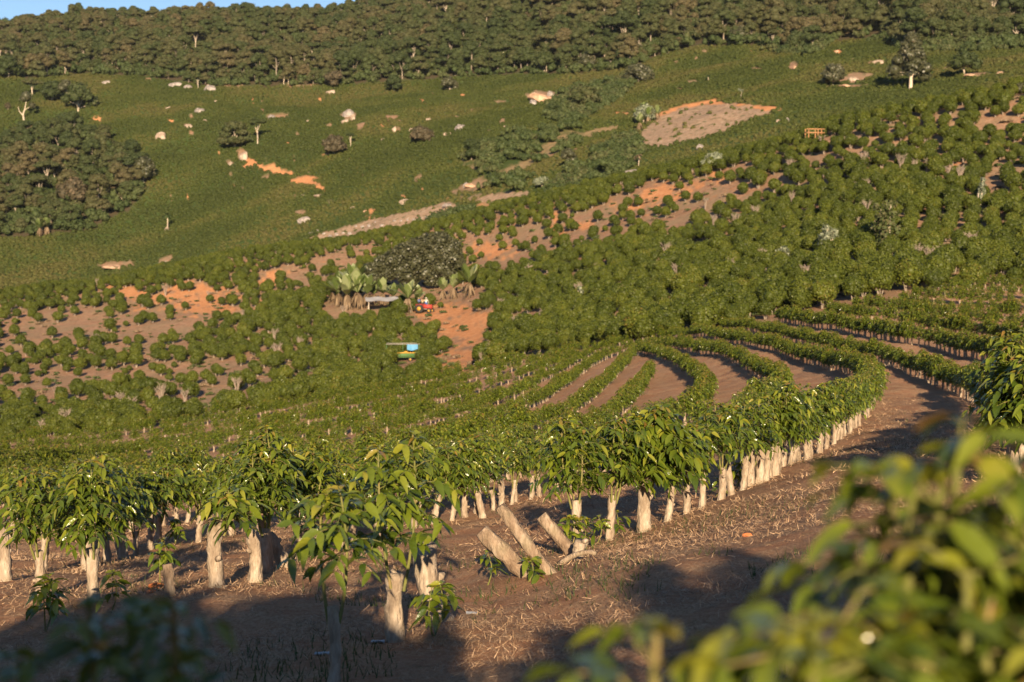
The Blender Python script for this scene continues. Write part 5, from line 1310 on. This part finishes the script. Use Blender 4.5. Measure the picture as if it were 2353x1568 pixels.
# ------------------------------------------------------------------ the air
hb = MB(); box(hb, (0, 0, 40), (3700, 3700, 560)); m_, n, bs, out = mat('haze'); n.nodes.remove(bs)
vol = N(n, 'ShaderNodeVolumePrincipled'); vol.inputs['Density'].default_value = .00003; vol.inputs['Color'].default_value = (.85, .90, 1, 1); vol.inputs['Anisotropy'].default_value = .1
n.links.new(vol.outputs[0], out.inputs['Volume'])
o = hb.build('haze', m_, smoothf=False); tag(o, 'thin pale air between the camera and the far hill', 'haze', kind='stuff')

# ------------------------------------------------------------------ litter of straw, weeds and clods on the near ground
n_ = 190000
rr = np.exp(RNG.uniform(math.log(5.5), math.log(45), n_)); pp = RNG.uniform(-R(21), R(21), n_)
x, y = np.sin(pp) * rr, np.cos(pp) * rr
dn = fbm(x / 1.1, y / 1.1, 41, 4)
k = (RNG.random(n_) < smooth(.38, .55, dn) * .9 + .10)
x, y, rr, dn = x[k], y[k], rr[k], dn[k]; n_ = len(x); z = ground(x, y)
a = RNG.uniform(0, 6.28, n_); L = RNG.uniform(.02, .075, n_) * np.clip(rr / 14, 1, 1.6); e = np.abs(RNG.normal(0, .35, n_)); W_ = RNG.uniform(.0012, .0026, n_) * np.clip(rr / 9, 1, 3)
d = np.stack([np.cos(a) * np.cos(e), np.sin(a) * np.cos(e), np.sin(e)], 1); sd = nrm(np.cross(d, UP + RNG.normal(size=(n_, 3)) * .3))
P = np.stack([x, y, z + .006 + RNG.random(n_) * .02], 1)
b = MB(); V = np.stack([P - sd * W_[:, None], P + sd * W_[:, None], P + d * L[:, None] + sd * W_[:, None] * .4, P + d * L[:, None] - sd * W_[:, None] * .4], 1).reshape(-1, 3)
b.add(V, None, (np.arange(n_) * 4)[:, None] + [0, 1, 2, 3], np.repeat(RNG.random(n_), 4))
m_, n, bs, out = mat('straw'); at_ = N(n, 'ShaderNodeAttribute'); at_.attribute_name = 'tint'
n.links.new(ramp(n, at_.outputs['Fac'], [(0, (.12, .066, .036)), (.5, (.32, .20, .11)), (1, (.58, .40, .25))]), bs.inputs['Base Color']); bs.inputs['Roughness'].default_value = .7
o = b.build('dry_grass', m_, smoothf=False); tag(o, 'dry straw litter strewn over the reddish soil of the near ground', 'dry grass', kind='stuff')
n_ = 24000
rr = np.exp(RNG.uniform(math.log(5.5), math.log(38), n_)); pp = RNG.uniform(-R(21), R(21), n_); x, y = np.sin(pp) * rr, np.cos(pp) * rr
k = fbm(x / 1.4, y / 1.4, 57, 4) > .60; x, y = x[k], y[k]; n_ = len(x); z = ground(x, y)
a = RNG.uniform(0, 6.28, n_); e = RNG.uniform(.5, 1.4, n_); L = RNG.uniform(.04, .13, n_); d = np.stack([np.cos(a) * np.cos(e), np.sin(a) * np.cos(e), np.sin(e)], 1); sd = nrm(np.cross(d, UP)); W_ = .005
P = np.stack([x, y, z], 1); b = MB(); V = np.stack([P - sd * W_, P + sd * W_, P + d * L[:, None]], 1).reshape(-1, 3)
b.add(V, (np.arange(n_) * 3)[:, None] + [0, 1, 2], None, np.repeat(RNG.random(n_) * .7, 3))
o = b.build('green_grass', M['shrub'], smoothf=False); tag(o, 'short green grass in small tufts between the straw', 'grass', kind='stuff')
for q_, (x, y, s, lb) in enumerate([(362, 1352, .13, 'orange clod of earth beside the short dark stump'), (1718, 1232, .07, 'small orange clod in the dry grass right of the wide cut stump'), (348, 1362, .08, 'smaller orange clod next to the bigger one')]):
    p = at(x, y); o = bpy.data.objects.new('earth_clod', rock_mesh(900 + q_, M['clod'])); col.objects.link(o); o.location = p; o.scale = (s * 1.6, s * 1.4, s * 1.3); tag(o, lb, 'clod', 'orange clods')
for q_, (x, y, lb) in enumerate([(868, 1478, 'pale scrap of litter left of the gnarled stump'), (1085, 1412, 'bluish scrap of litter right of the split stump'), (740, 1505, 'pale scrap of litter near the leggy plant')]):
    p = at(x, y); b = MB(); rng = np.random.default_rng(q_); gx, gy = np.meshgrid(np.linspace(-.05, .05, 6), np.linspace(-.025, .025, 4), indexing='ij')
    V = np.stack([gx, gy, .012 + .012 * rng.random(gx.shape)], -1).reshape(-1, 3); b.add(V, None, [[i * 4 + j, (i + 1) * 4 + j, (i + 1) * 4 + j + 1, i * 4 + j + 1] for i in range(5) for j in range(3)])
    b.add(V - [0, 0, .006], None, [[i * 4 + j, i * 4 + j + 1, (i + 1) * 4 + j + 1, (i + 1) * 4 + j] for i in range(5) for j in range(3)])
    tag(b.build('litter_scrap', M['litter'], loc=p), lb, 'litter', 'litter scraps')
for o in list(protos):
    if 'label' in o.keys() and o['label'] == 'x':
        for ch in list(o.children): bpy.data.objects.remove(ch)
        bpy.data.objects.remove(o)
